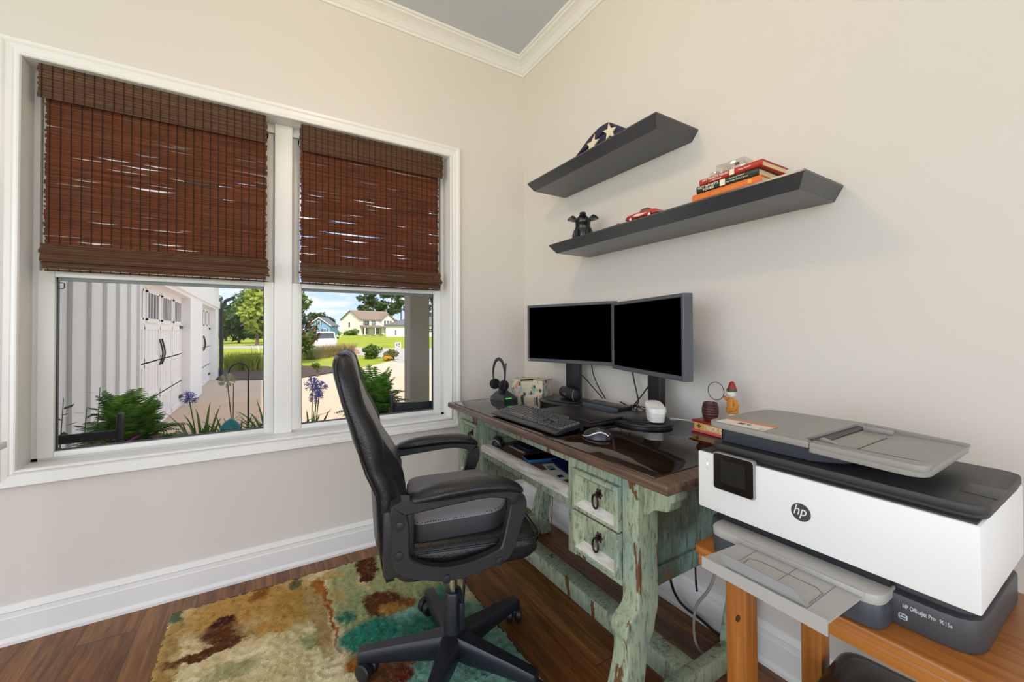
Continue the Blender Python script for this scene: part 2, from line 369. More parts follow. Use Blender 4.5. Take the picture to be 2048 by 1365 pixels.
def shade(label, x0, x1, px0, px1, seed):
    root = thing('woven_shade', label, 'blind', ((x0+x1)/2, 0.03, 2.26), 0, 'woven shades in the double window')
    B().box(x0+0.005, x1-0.005, 0.022, 0.06, 2.235, 2.262, 0.002).build('head_rail', m_vinyl, root)
    f = lambda z: 0.012
    B().box(x0+0.006, x1-0.006, 0.0165, 0.0185, 2.130, 2.262).build('valance_lining', m_string, root)
    v = reeds(x0, x1, 2.126, 2.262, f, 0.0105, 0.0, seed).build('valance', m_reed2, root, fix=False)
    strings(x0, x1, 2.126, 2.262, f, 0.031).build('weaving_thread', m_string, v)['kind'] = 'stuff'
    f = lambda z: 0.04
    p = reeds(px0, px1, 1.52, 2.235, f, 0.0088, 0.0075, seed+1).build('shade_panel', m_reed, root, fix=False)
    strings(px0, px1, 1.52, 2.235, f, 0.031).build('weaving_thread', m_string, p)['kind'] = 'stuff'
    # two soft folds gathered at the foot
    for i, (z0, z1, y0) in enumerate(((1.487, 1.538, 0.03), (1.462, 1.50, 0.024), (1.434, 1.474, 0.034))):
        fy = lambda z, z0=z0, z1=z1, y0=y0: y0-0.02*sin(pi*min(1, max(0, (z-z0)/(z1-z0))))**0.6
        q = reeds(px0-0.004+0.003*i, px1+[0.006, 0.012, 0.0][i], z0, z1, fy, 0.0085, 0, seed+5+i).build('bottom_fold', m_reed2, root, fix=False)
        if i != 1: strings(px0, px1, z0, z1, fy, 0.031).build('weaving_thread', m_string, q)['kind'] = 'stuff'
shade('wide woven reed shade lowered over the window beside the garage view', -2.305, -1.523, -2.29, -1.523, 3)
shade('woven reed shade lowered over the window behind the black office chair', -1.376, -0.592, -1.371, -0.612, 17)
# ================================================================ rustic desk
def green_paint(name, wear=0.62, dark=0.5, scale=(1, 1, 1), c1=S(146, 162, 138), c2=S(168, 176, 148)):
    k = NT(name)
    n1 = k.noise(7, k.co((1.6*scale[0], 1.6*scale[1], 0.5*scale[2])), 5, 0.6, 0.4); n2 = k.noise(46, k.co((1.6*scale[0], 1.6*scale[1], 0.45*scale[2])), 6, 0.74); n3 = k.noise(3.5); n4 = k.noise(90, k.co((1*scale[0], 1*scale[1], 0.12*scale[2])), 3, 0.6)
    col = k.mix(k.ramp(n3, 0.35, 0.65), c1, c2)
    col = k.mix(k.math('MULTIPLY', k.ramp(k.noise(5, k.co(loc=(4, 2, 1))), 0.54, 0.68), 0.6), col, S(122, 154, 148))
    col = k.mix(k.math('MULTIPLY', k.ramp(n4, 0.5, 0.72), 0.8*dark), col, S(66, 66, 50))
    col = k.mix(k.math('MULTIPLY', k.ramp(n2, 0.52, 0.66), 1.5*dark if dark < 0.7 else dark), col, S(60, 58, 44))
    worn = k.ramp(n1, wear, wear+0.012); col = k.mix(worn, col, k.mix(n2, S(78, 48, 28), S(122, 82, 52)))
    k.set(col, 0.6, spec=0.35); k.bump(k.math('SUBTRACT', n4, k.math('MULTIPLY', worn, 1.2)), 0.28, 0.003); return k.m
m_green = green_paint('worn_green_paint'); m_green_d = green_paint('grimy_green_paint', 0.66, 1.0); m_green_shade = green_paint('shaded_grimy_green_paint', 0.7, 1.0, c1=S(70, 82, 68), c2=S(96, 104, 84))  # last one: grime, with the printer's shade put into its darker base colours
m_cream = NT('mottled_cream_paint'); k = m_cream; k.set(k.mix(k.ramp(k.noise(40, k.co((2, 0.3, 2))), 0.45, 0.75), S(222, 220, 214), S(176, 166, 148)), 0.5); m_cream = k.m  # cream for the tray edge and the lower drawer bevels
def wood(name, a, b_, c_, axis=1, rough=0.4, sc=1.0, coat=None):
    k = NT(name); s = [16*sc]*3; s[axis] = 1.3*sc
    n = k.noise(1.4, k.co(tuple(s)), 6, 0.62, 1.0); s2 = [75*sc]*3; s2[axis] = 2.2*sc; n2 = k.noise(1.3, k.co(tuple(s2)), 3)
    col = k.mix(k.ramp(n, 0.3, 0.7), a, b_); col = k.mix(k.math('MULTIPLY', k.ramp(n2, 0.45, 0.7), 0.55), col, c_)
    k.set(col, rough, spec=0.45, coat=coat); k.bump(n2, 0.1, 0.001); return k.m
m_top = wood('dark_desk_wood', S(76, 58, 48), S(132, 106, 88), S(48, 36, 30), 1, 0.28)
m_trayw = wood('keyboard_tray_wood', S(92, 62, 42), S(140, 100, 70), S(62, 42, 28), 1, 0.4)
m_pine = wood('orange_pine', S(152, 88, 30), S(184, 116, 50), S(122, 66, 20), 2, 0.35)
m_pine_y = wood('orange_pine_board', S(150, 88, 34), S(182, 116, 54), S(118, 66, 22), 1, 0.32)
m_iron = plain('dark_wrought_iron', S(66, 44, 40), 0.35, 0.7, var=0.2)
FX, EY0, EY1, ZT = -0.655, -0.285, -1.685, 0.80
desk = thing('writing_desk', 'rustic writing desk with worn mint green paint and dark wooden top', 'desk', (-0.35, -0.985, 0))
b = B(); b.box(-0.685, -0.012, EY1, EY0, 0.773, ZT, 0.006); dtop = b.build('desk_top', m_top, desk)
k = NT('table_glass'); k.set(S(10, 10, 10), 0.02); tr = k.n('ShaderNodeBsdfTransparent'); gl = k.n('ShaderNodeBsdfGlossy'); gl.inputs['Roughness'].default_value = 0.012
fr = k.n('ShaderNodeFresnel'); fr.inputs[0].default_value = 2.2; bp = k.n('ShaderNodeBump'); bp.inputs['Strength'].default_value = 0.05; bp.inputs['Distance'].default_value = 0.02
k.l(k.noise(7, k.co((1, 2.0, 1)), 2), bp.inputs['Height']); k.l(bp.outputs[0], gl.inputs['Normal'])
ms = k.n('ShaderNodeMixShader'); k.l(fr.outputs[0], ms.inputs[0]); k.l(tr.outputs[0], ms.inputs[1]); k.l(gl.outputs[0], ms.inputs[2]); k.l(ms.outputs[0], k.out.inputs[0]); m_tglass = k.m
tag(B().box(-0.668, -0.03, -1.632, -0.34, ZT, ZT+0.004, 0.0012).build('glass_sheet', m_tglass), 'clear glass sheet lying over the dark desk top', 'glass sheet')
ZG = ZT+0.004
# front apron over the knee space, rail behind
B().box(FX+0.006, FX+0.026, -1.26, -0.635, 0.74, 0.773, 0.003).build('apron', m_green, desk)
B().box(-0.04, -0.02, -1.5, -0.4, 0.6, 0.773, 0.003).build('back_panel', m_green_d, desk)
# keyboard tray
b = B(); b.box(FX+0.03, -0.1, -1.262, -0.634, 0.632, 0.647); tr_ = b.build('tray', m_trayw, desk)
b = B(); b.loft([[(FX-0.006, y, 0.622), (FX-0.006, y, 0.642), (FX+0.012, y, 0.652), (FX+0.032, y, 0.652), (FX+0.032, y, 0.612), (FX+0.004, y, 0.612)] for y in (-0.632, -1.264)])
b.build('tray_edge', m_cream, tr_); 
b = B(); b.box(FX+0.004, FX+0.028, -1.262, -0.634, 0.59, 0.6125, 0.003); b.build('tray_rail', m_green, tr_)
for y0, y1 in ((-0.636, -0.656), (-1.24, -1.26)): B().box(FX+0.03, -0.15, y1, y0, 0.647, 0.672, 0.002).build('tray_runner', m_green, tr_)
# pedestals with two drawers
def drawer(y0, y1, z0, z1, par):
    fr_ = B(); ft = 0.031; X0 = FX-0.016
    def bar(a, b2, z, zz, slope):
        pass
    # bevelled picture-frame front
    ring = []
    for yy, zz, sy, sz in ((y0, z0, 1, 1), (y1, z0, -1, 1), (y1, z1, -1, -1), (y0, z1, 1, -1)):
        ring.append([(FX+0.004, yy, zz), (X0+0.004, yy, zz), (X0, yy+sy*0.004, zz+sz*0.004), (X0, yy+sy*0.013, zz+sz*0.013), (FX+0.011, yy+sy*ft, zz+sz*ft), (FX+0.014, yy+sy*ft, zz+sz*ft)])
    fr_.loft(ring, closed=True)
    d = fr_.build('drawer', m_green, par, smooth=False)
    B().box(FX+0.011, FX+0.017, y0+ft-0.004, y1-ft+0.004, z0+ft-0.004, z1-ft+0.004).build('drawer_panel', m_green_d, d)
    b = B(); b.loft([[(X0+0.0006, y0+0.0135, z0+0.0138), (FX+0.011, y0+ft, z0+ft+0.0008), (FX+0.011, y0+ft, z0+ft-0.002), (X0+0.0006, y0+0.0135, z0+0.0118)], [(X0+0.0006, y1-0.0135, z0+0.0138), (FX+0.011, y1-ft, z0+ft+0.0008), (FX+0.011, y1-ft, z0+ft-0.002), (X0+0.0006, y1-0.0135, z0+0.0118)]]); b.build('pale_sill', m_cream, d)  # paler strip along the lower bevel
    r = B(); cy, cz = (y0+y1)/2, (z0+z1)/2+0.008
    for a in range(6):
        q = a*pi/3; r.ball((FX+0.010, cy+0.009*cos(q), cz+0.009*sin(q)), (0.003, 0.008, 0.005), 8, M=Matrix.Rotation(q, 3, 'X'))
    r.ball((FX+0.001, cy, cz), (0.011, 0.0055, 0.0055), 8)
    r.tube([(FX-0.006, cy+0.012*cos(t), cz-0.02+0.021*sin(t)) for t in [2*pi*i/20 for i in range(20)]], 0.0034, 6, closed=True)
    r.build('ring_pull', m_iron, d)
def pedestal(yi, yo, sgn, dr):
    # yi inner side, yo the drawer/post line, sgn points outward
    a, c = min(yi, yo), max(yi, yo)
    poly = [(a, 0.773), (a, 0.445), (c, 0.445), (c, 0.773)]
    b = B(); b.box(FX+0.017, FX+0.03, a, c, 0.445, 0.773); b.box(FX, FX+0.02, min(yi, yi+sgn*0.039), max(yi, yi+sgn*0.039), 0.445, 0.773, 0.004); q0, q1 = sorted((yi+sgn*0.0395, yo-sgn*0.002)); b.box(FX+0.001, FX+0.0165, q0, q1, 0.736, 0.772); b.box(FX+0.004, FX+0.0165, q0, q1, 0.447, 0.4715, 0.003)
    for y in (yi, yo-sgn*0.012): b.box(FX+0.02, -0.06, y-0.008 if sgn > 0 else y-0.004, y+0.004 if sgn > 0 else y+0.008, 0.45, 0.773)
    b.box(FX+0.02, -0.06, a, c, 0.45, 0.465); b.box(-0.075, -0.06, a, c, 0.45, 0.773)
    p = b.build('pedestal', m_green, desk)
    for z0, z1 in dr: drawer(min(yi+sgn*0.038, yo-sgn*0.002), max(yi+sgn*0.038, yo-sgn*0.002), z0, z1, p)
pedestal(-1.264, -1.505, -1, ((0.606, 0.735), (0.472, 0.601)))
pedestal(-0.634, -0.41, 1, ((0.606, 0.735), (0.472, 0.601)))
# legs: straight post above, S-curved below a rolled knee
LEGP = rpoly([(0.0, 0.773), (0, 0.415), (-0.03, 0.397), (-0.047, 0.38), (-0.047, 0.352), (-0.036, 0.332), (-0.038, 0.29), (-0.05, 0.245), (-0.075, 0.175), (-0.09, 0.12), (-0.082, 0.085), (-0.066, 0.04), (-0.06, 0.0), (0.014, 0.0), (0.01, 0.04), (-0.004, 0.085), (-0.002, 0.12), (0.016, 0.175), (0.03, 0.235), (0.036, 0.29), (0.045, 0.314), (0.062, 0.33), (0.068, 0.348), (0.073, 0.374), (0.085, 0.405), (0.085, 0.773)], 0.014, 3)
for y0 in (-1.565, -0.41):
    B().prism(LEGP, lambda a, b2, t: (FX+a, t, b2), y0, y0+0.06, 0.006, seg=3).build('leg', m_green, desk)
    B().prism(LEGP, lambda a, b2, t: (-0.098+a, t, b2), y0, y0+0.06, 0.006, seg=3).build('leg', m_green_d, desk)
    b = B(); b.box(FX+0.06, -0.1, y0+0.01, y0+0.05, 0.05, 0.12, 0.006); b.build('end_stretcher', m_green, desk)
    b = B(); b.box(FX+0.09, -0.15, y0+0.022, y0+0.034, 0.5, 0.773); b.box(FX+0.09, -0.15, y0+0.012, y0+0.048, 0.445, 0.5, 0.004); b.build('end_panel', m_green_shade, desk)
B().box(-0.415, -0.335, -1.53, -0.38, 0.04, 0.115, 0.01).build('long_stretcher', m_green, desk)
CB = rpoly([(0, 0.772), (0.105, 0.772), (0.105, 0.745), (0.09, 0.735), (0.085, 0.71), (0.06, 0.705), (0.035, 0.70), (0.02, 0.68), (0.0, 0.675)], 0.012, 3)
for y0, s in ((-1.565, -1), (-0.35, 1)):
    for x0 in (FX+0.02, -0.14):
        if s > 0: poly = [(a*0.6, z) for a, z in CB]
        else: poly = CB
        B().prism(poly, lambda a, b2, t: (t, y0+s*a, b2), x0, x0+0.05, 0.003).build('corbel', m_green, desk)

# ---------------------------------------------------------------- monitors
m_mon = plain('charcoal_plastic', S(80, 83, 90), 0.4, var=0.05); m_mond = plain('black_satin_plastic', S(34, 35, 39), 0.35, var=0.05)
m_scr = NT('black_screen'); m_scr.set(S(1, 1, 1), 0.6, spec=0.0); m_scr = m_scr.m
m_silver = plain('silver_plastic', S(178, 180, 184), 0.3, 0.3)
def monitor(label, loc, rz, z0, buttons):
    root = thing('monitor', label, 'monitor', (loc[0], loc[1], ZG), rz, 'pair of monitors on the desk')
    Wd, H = 0.272, 0.318; zb = z0-ZG
    b = B(); ring = []
    for y, z, sy, sz in ((-Wd, zb, 1, 1), (Wd, zb, -1, 1), (Wd, zb+H, -1, -1), (-Wd, zb+H, 1, -1)):
        bz = 0.019 if sz > 0 else 0.015
        ring.append([(-0.022, y, z), (-0.058, y, z), (-0.060, y+sy*0.002, z+sz*0.002), (-0.060, y+sy*0.0125, z+sz*(bz-0.002)), (-0.057, y+sy*0.0145, z+sz*bz), (-0.05, y+sy*0.0145, z+sz*bz)])
    b.loft(ring, closed=True); bez_ = b.build('bezel', m_mon, root, local=True)
    B().box(-0.056, -0.05, -Wd+0.012, Wd-0.012, zb+0.014, zb+H-0.012).build('screen', m_scr, root, local=True)
    b = B(); b.box(-0.05, -0.021, -Wd+0.004, Wd-0.004, zb+0.004, zb+H-0.004, 0.004); b.box(-0.021, 0.0, -0.13, 0.13, zb+0.06, zb+0.26, 0.01); b.build('back_shell', m_mond, root, local=True)
    if buttons:
        for i in range(5): B().box(-0.0612, -0.059, -Wd+0.016+i*0.0155, -Wd+0.029+i*0.0155, zb+0.004, zb+0.013, 0.001).build('button', m_mon, bez_, local=True)
    else:
        B().lathe([(0.0065, 0), (0.0065, 0.0008)], (0, 0, 0), 20, M=Matrix.Translation((-0.0602, Wd-0.012, zb+0.0095)) @ Matrix.Rotation(-pi/2, 4, 'Y')).build('badge', m_silver, bez_, local=True)
    b = B(); b.box(-0.012, 0.022, -0.043, 0.043, 0.012, 0.42, 0.006); b.build('stand_pole', m_mond, root, local=True)
    out = [(-0.062+0.138*cos(t)*(1 if cos(t) < 0 else 0.75), 0.155*sin(t)) for t in [2*pi*i/40 for i in range(40)]]
    b = B(); b.prism([(x*0.98, y*0.97) for x, y in out], XY, 0.0, 0.008); b.prism(out, XY, 0.007, 0.016, 0.004); b.prism([(-0.05+(x+0.05)*0.72, y*0.72) for x, y in out], XY, 0.0155, 0.0215, 0.003)
    b.build('stand_base', m_mond, root, local=True)
monitor('black monitor near the room corner, angled behind the speaker', (-0.105, -0.641), radians(17.0), 1.011, False)
monitor('black monitor beside the toy bank, row of buttons on its lower bezel', (-0.118, -1.189), radians(-18.1), 1.001, True)

# ---------------------------------------------------------------- keyboard, laptop, dock, mice
m_key = plain('black_keycap', S(70, 70, 75), 0.2, spec=1.0, var=0.12); m_kb = plain('keyboard_black', S(34, 36, 42), 0.28)
kb = thing('keyboard', 'full size black keyboard along the front of the desk', 'keyboard', (-0.565, -0.95, ZG), radians(2.0))
KW, KD = 0.452, 0.165
b = B(); b.loft([[(-KD/2, y, 0.006), (-KD/2, y, 0.011), (-KD/2+0.012, y, 0.0155), (KD/2, y, 0.032), (KD/2, y, 0.022), (-KD/2+0.01, y, 0.005)] for y in (-KW/2, KW/2)])
b.box(KD/2-0.03, KD/2-0.012, -KW/2+0.02, -KW/2+0.06, 0, 0.024); b.box(KD/2-0.03, KD/2-0.012, KW/2-0.06, KW/2-0.02, 0, 0.024); b.box(-KD/2+0.02, -KD/2+0.03, -KW/2+0.03, KW/2-0.03, 0, 0.008)
b.build('case', m_kb, kb, local=True)
def keytop(bb, x, y, wx, wy):
    z = 0.0155+(x+KD/2-0.012)*(0.0165/(KD-0.012)); h = 0.0085; i = 0.0028
    lo = [(x-wx/2, y-wy/2), (x+wx/2, y-wy/2), (x+wx/2, y+wy/2), (x-wx/2, y+wy/2)]
    hi = [(x-wx/2+i, y-wy/2+i), (x+wx/2-i*0.6, y-wy/2+i), (x+wx/2-i*0.6, y+wy/2-i), (x-wx/2+i, y+wy/2-i)]
    sl = 0.1
    bb.loft([[(px, py, z+(px-x)*sl) for px, py in lo], [(px, py, z+h+(px-x)*sl) for px, py in hi]])
b = B(); U = 0.0187
rows = [[1]*15, [1]*13+[2], [1.5]+[1]*12+[1.5], [1.75]+[1]*11+[2.25], [2.25]+[1]*10+[2.75], [1.25, 1.25, 1.25, 6.25, 1.25, 1.25, 1.25, 1.25]]
for r, row in enumerate(rows):
    x = KD/2-0.022-r*0.0195-(0.004 if r else 0)
    y = KW/2-0.012
    if r == 0:
        for i in range(13):
            if i in (1, 5, 9): y -= 0.011
            keytop(b, x, y-U/2, 0.0165, U-0.0015); y -= U
    else:
        for u_ in row: keytop(b, x, y-u_*U/2, 0.0178, u_*U-0.0012); y -= u_*U
    y = KW/2-0.012-15*U-0.007
    if r in (0, 1, 2):
        for i in range(3): keytop(b, x, y-U*(i+0.5), 0.0178, U-0.0012)
    if r == 4: keytop(b, x, y-U*1.5, 0.0178, U-0.0012)
    if r == 5:
        for i in range(3): keytop(b, x, y-U*(i+0.5), 0.0178, U-0.0012)
    y -= 3*U+0.007
    if r:
        for i in range(4): keytop(b, x, y-U*(i+0.5), 0.0178, U-0.0012)
b.build('keys', m_key, kb, local=True, smooth=False)
m_lap = plain('dark_laptop_shell', S(48, 47, 48), 0.38, 0.2, var=0.05); m_red = plain('red_plastic', S(168, 52, 44), 0.4)
lap = thing('laptop', 'closed dark grey laptop lying between keyboard and monitors', 'laptop', (-0.375, -0.985, ZG), radians(2.0))
b = B(); b.box(-0.10, 0.105, -0.16, 0.16, 0.004, 0.016, 0.004); b.build('base', m_mond, lap, local=True)
b = B(); b.box(-0.102, 0.107, -0.162, 0.162, 0.0165, 0.026, 0.004); b.build('lid', m_lap, lap, local=True)
B().box(0.1055, 0.1085, -0.158, 0.158, 0.017, 0.0255, 0.001).build('red_edge', m_red, lap, local=True)
text('lid_mark', 'ThinkPad', 0.011, m_red, frame((-0.082, -0.112, 0.0262), (0, -1, 0), (1, 0, 0)), lap, local=True)
dk = thing('docking_station', 'slim black docking station behind the closed laptop', 'docking station', (-0.135, -0.915, ZG), radians(3))
m_dockf = plain('blue_grey_plastic', S(78, 84, 98), 0.35)
B().box(-0.045, 0.05, -0.115, 0.115, 0, 0.031, 0.003).build('dock_body', m_mond, dk, local=True)
B().box(-0.047, -0.0445, -0.112, 0.112, 0.003, 0.029, 0.001).build('front_panel', m_dockf, dk, local=True)
def mouse(label, loc, rz, sc=1.0):
    root = thing('computer_mouse', label, 'computer mouse', loc, rz)
    L, Wd, H = 0.054*sc, 0.031*sc, 0.038*sc
    def shell(f0, f1, sw):
        rings = []
        for i in range(13):
            t = -1+2*i/12; q = sqrt(max(0.0, 1-abs(t)**2.4)); wv = Wd*q*(0.88+0.12*cos(t*2.2)); hv = H*(q**0.8)*(1.0-0.25*(t-0.0)-0.12*t*t)
            rings.append([(t*L, wv*sw*cos(a)*(1-0.16*sin(a)), 0.002+hv*f1*sin(a)) for a in [pi*k_/14 for k_ in range(15)]]+[(t*L, wv*sw*(1-2*k_/6.0)*-1*0.98, 0.002) for k_ in range(1, 6)])
        return rings
    b = B(); b.loft(shell(0, 1, 1)); b.build('shell', m_mond, root, local=True, ang=60)
    for s in (-1, 1):
        pts = []
        for i in range(15):
            t = -0.9+1.8*i/14; q = sqrt(max(0.0, 1-abs(t)**2.4)); wv = Wd*q*(0.88+0.12*cos(t*2.2)); hv = H*(q**0.8)*(1.0-0.25*t-0.12*t*t); a = 0.5-0.25*sin(t*2.6)
            pts.append((t*L, s*wv*cos(a)*(1-0.16*sin(a))*1.0, 0.002+hv*sin(a)))
        b = B(); b.tube(pts, 0.0028*sc, 6, flat=(0.35, 1)); b.build('side_band', m_silver, root, local=True)
    b = B(); b.lathe([(0.006*sc, -0.003), (0.0068*sc, 0), (0.006*sc, 0.003)], (0, 0, 0), 14, M=Matrix.Translation((L*0.55, 0, H*0.55)) @ Matrix.Rotation(pi/2, 4, "X"))
    b.build('scroll_wheel', m_black, root, local=True)
    return root
ms1 = mouse('black and silver mouse on the glass in front of the right monitor base', (-0.53, -1.27, ZG), radians(112))
text('mark', 'logitech', 0.008, m_silver, frame((-0.016, 0.012, 0.0375), (0, -1, 0), (1, 0, 0.25)), ms1, local=True)
mouse('black mouse on the pull-out tray under the keyboard', (-0.585, -0.66, 0.647), radians(75), 1.0)
m_cable = plain('black_cable', S(18, 18, 20), 0.45)
def cord(name, pts, r, m, label=None, cat='cable', group=None, n=6, parent=None):
    b = B(); b.tube(spline(pts, 7), r, n); o = b.build(name, m, parent, ang=80)
    if label: tag(o, label, cat, group)
    return o
cord('mouse_cable', [(-0.478, -1.29, ZG+0.006), (-0.44, -1.30, ZG+0.004), (-0.41, -1.275, ZG+0.012), (-0.40, -1.235, ZG+0.02), (-0.42, -1.205, ZG+0.012), (-0.44, -1.17, ZG+0.012)], 0.0014, m_cable, 'thin black cord looping out of the mouse beside the laptop')

# ---------------------------------------------------------------- headset on its dock, tissue box, speaker
m_soft = plain('black_foam', S(24, 24, 26), 0.7)
hs = thing('headset', 'black headset with raised microphone hanging on its charging dock', 'headset', (-0.40, -0.385, ZG), 0)
hd = Vector((-0.07, -0.9, 0)).normalized()
cxh, cyh = -0.425, -0.39
b = B(); arc = [(cxh, cyh-0.066*cos(t)*(1-0.08*max(0, -sin(t))), 0.945+0.084*sin(t)) for t in [-0.35+(pi+0.7)*i/26 for i in range(27)]]
b.tube(arc, [0.0048+0.003*sin(pi*i/26) for i in range(27)], 8, flat=(1.3, 0.75)); b.build('headband', m_mond, hs)
for y, s in ((cyh-0.052, -1), (cyh+0.046, 1)):
    b = B(); Mx = Matrix.Translation((cxh, y, 0.888)) @ Matrix.Rotation(pi/2, 4, 'X')
    b.lathe([(0.006, -0.016), (0.026, -0.014), (0.0295, -0.006), (0.0295, 0.006), (0.025, 0.013), (0.008, 0.015)], n=24, M=Mx); e = b.build('ear_cup', m_soft, hs)
    b = B(); b.lathe([(0.02, 0), (0.018, 0.003), (0.004, 0.004)], n=20, M=Matrix.Translation((cxh, y-0.0145 if s < 0 else y+0.0165, 0.888)) @ Matrix.Rotation(pi/2*(-s)*-1, 4, 'X')); b.build('ear_plate', m_mond, e)
b = B(); b.tube([(cxh-0.006, cyh-0.072, 0.875), (cxh-0.006, cyh-0.078, 0.93), (cxh-0.004, cyh-0.082, 1.012)], [0.004, 0.0032, 0.0042], 8); b.build('microphone_boom', m_mond, hs)
dock_h = thing('charging_dock', 'wedge shaped headset charging dock with a green light', 'charging dock', (-0.39, -0.375, ZG), 0)
b = B(); fz = ZG
P = [(-0.432, -0.302, fz), (-0.425, -0.445, fz), (-0.318, -0.41, fz), (-0.33, -0.28, fz)]
T = [(-0.425, -0.36, fz+0.045), (-0.42, -0.42, fz+0.055), (-0.385, -0.405, fz+0.055), (-0.385, -0.345, fz+0.045)]
b.loft([P, [(x, y, fz+0.006) for x, y, z in P], T]); b.build('dock_wedge', plain('grey_black_plastic', S(66, 68, 74), 0.3), dock_h, smooth=False)
b = B(); b.box(-0.43, -0.405, -0.43, -0.385, ZG+0.03, 0.875, 0.006); b.build('dock_post', m_mond, dock_h)
B().box(-0.412, -0.375, -0.4485, -0.4465, ZG+0.004, ZG+0.0075, M=Matrix.Translation((0.0, 0.008, 0.006))).build('green_light', emis('green_led', (0.02, 0.7, 0.06, 1), 1.2), dock_h)

tb = thing('tissue_box', 'open patterned napkin box with leaf print in the desk corner', 'tissue box', (-0.19, -0.38, ZG), 0)
k = NT('leaf_print'); co = k.co((1, 1, 1))
v1 = k.n('ShaderNodeTexVoronoi'); v1.inputs['Scale'].default_value = 62; k.l(k.co((1, 1, 0.7), rot=(0.5, 0.4, 0.6)), v1.inputs['Vector'])
cs = k.n('ShaderNodeValToRGB'); cs.color_ramp.interpolation = 'CONSTANT'
for i, (p_, c_) in enumerate(((0.0, S(222, 206, 180)), (0.3, S(168, 190, 182)), (0.5, S(206, 160, 130)), (0.62, S(222, 206, 180)), (0.75, S(72, 92, 78)), (0.84, S(150, 168, 150)))):
    if i < 2: cs.color_ramp.elements[i].position = p_; cs.color_ramp.elements[i].color = c_
    else: e = cs.color_ramp.elements.new(p_); e.color = c_
sxc = k.n('ShaderNodeSeparateColor'); k.l(v1.outputs['Color'], sxc.inputs[0]); k.l(sxc.outputs[0], cs.inputs[0])
k.set(k.mix(k.ramp(v1.outputs['Distance'], 0.62, 0.72), cs.outputs[0], S(224, 210, 186)), 0.6); m_leafp = k.m
tbx = [(-0.294, -0.311), (-0.201, -0.492), (-0.088, -0.434), (-0.181, -0.253)]
A0 = Vector((-0.294, -0.311, ZG)); ex = Vector((0.093, -0.181, 0)); Lx = ex.length; ex.normalize(); ey = Vector((-ex.y, ex.x, 0))
def T3(u, v, z): p = A0+ex*u+ey*v; return (p.x, p.y, ZG+z)
Hh, Dp, th = 0.1, 0.126, 0.002
cut = [(0.058, Hh), (0.06, 0.07), (0.078, 0.03), (0.095, 0.022), (0.118, 0.03), (0.138, 0.07), (0.142, Hh)]
fro = [(0, 0), (Lx, 0), (Lx, Hh)]+cut[::-1]+[(0, Hh)]
b = B(); b.prism(fro, lambda a, b2, t: T3(a, t, b2), 0, th)
for (u0, v0, u1, v1_) in ((0, 0, th, Dp), (Lx-th, 0, Lx, Dp), (0, Dp-th, Lx, Dp)):
    b.loft([[T3(u0, v0, 0), T3(u1, v0, 0), T3(u1, v1_, 0), T3(u0, v1_, 0)], [T3(u0, v0, Hh), T3(u1, v0, Hh), T3(u1, v1_, Hh), T3(u0, v1_, Hh)]])
top = [(0, 0), (0.058, 0)]+[(0.058+0.084*i/8, 0.07*sin(pi*i/8)) for i in range(1, 8)]+[(0.142, 0), (Lx, 0), (Lx, Dp), (0, Dp)]
b.prism(top, lambda a, b2, t: T3(a, b2, t), Hh-th, Hh)
b.build('carton', m_leafp, tb, smooth=False)
m_napkin = plain('cream_paper', S(236, 222, 196), 0.8)
b = B(); rnd = random.Random(4)
for i in range(14):
    z0 = 0.004+i*0.006; o_ = rnd.uniform(0, 0.002)
    b.loft([[T3(0.02, 0.005+o_, z0), T3(Lx-0.02, 0.005+o_, z0), T3(Lx-0.02, Dp-0.01, z0), T3(0.02, Dp-0.01, z0)], [T3(0.02, 0.005+o_, z0+0.005), T3(Lx-0.02, 0.005+o_, z0+0.005), T3(Lx-0.02, Dp-0.01, z0+0.005), T3(0.02, Dp-0.01, z0+0.005)]])
o = b.build('napkins', m_napkin, tb, smooth=False); o['kind'] = 'stuff'

sp = thing('bluetooth_speaker', 'small rounded black speaker on the base of the corner monitor', 'speaker', (-0.165, -0.675, ZG+0.0215), radians(-12))
b = B(); ss = []
for i, t in enumerate([-1, -0.97, -0.85, -0.6, 0, 0.6, 0.85, 0.97, 1]):
    s_ = [0.5, 0.75, 0.93, 1, 1, 1, 0.93, 0.75, 0.5][i]
    ss.append([(0.026*s_*cos(a), t*0.082, 0.031+0.029*s_*sin(a)) for a in [2*pi*k_/20 for k_ in range(20)]])
b.loft(ss); b.build('speaker_body', plain('black_speaker_mesh', S(38, 39, 44), 0.6, bump=0.3, bsc=900), sp, local=True, ang=50)
text('speaker_mark', 'Tribit', 0.019, plain('grey_mark', S(120, 122, 128), 0.4), frame((-0.0262, 0.026, 0.024), (0, -1, 0), (0.0, 0, 1)), sp, local=True)
b = B(); b.tube([(-0.012, -0.076, 0.058), (-0.022, -0.083, 0.045), (-0.024, -0.084, 0.02), (-0.015, -0.082, 0.006)], 0.0012, 5); b.build('strap', m_silver, sp, local=True)
cord('speaker_cable', [(-0.29, -0.60, ZG+0.003), (-0.315, -0.64, ZG+0.004), (-0.325, -0.70, ZG+0.004), (-0.31, -0.755, ZG+0.003), (-0.29, -0.77, ZG+0.003), (-0.28, -0.72, ZG+0.003), (-0.29, -0.66, ZG+0.006)], 0.0022, m_cable, 'black cable coiled beside the corner monitor base')
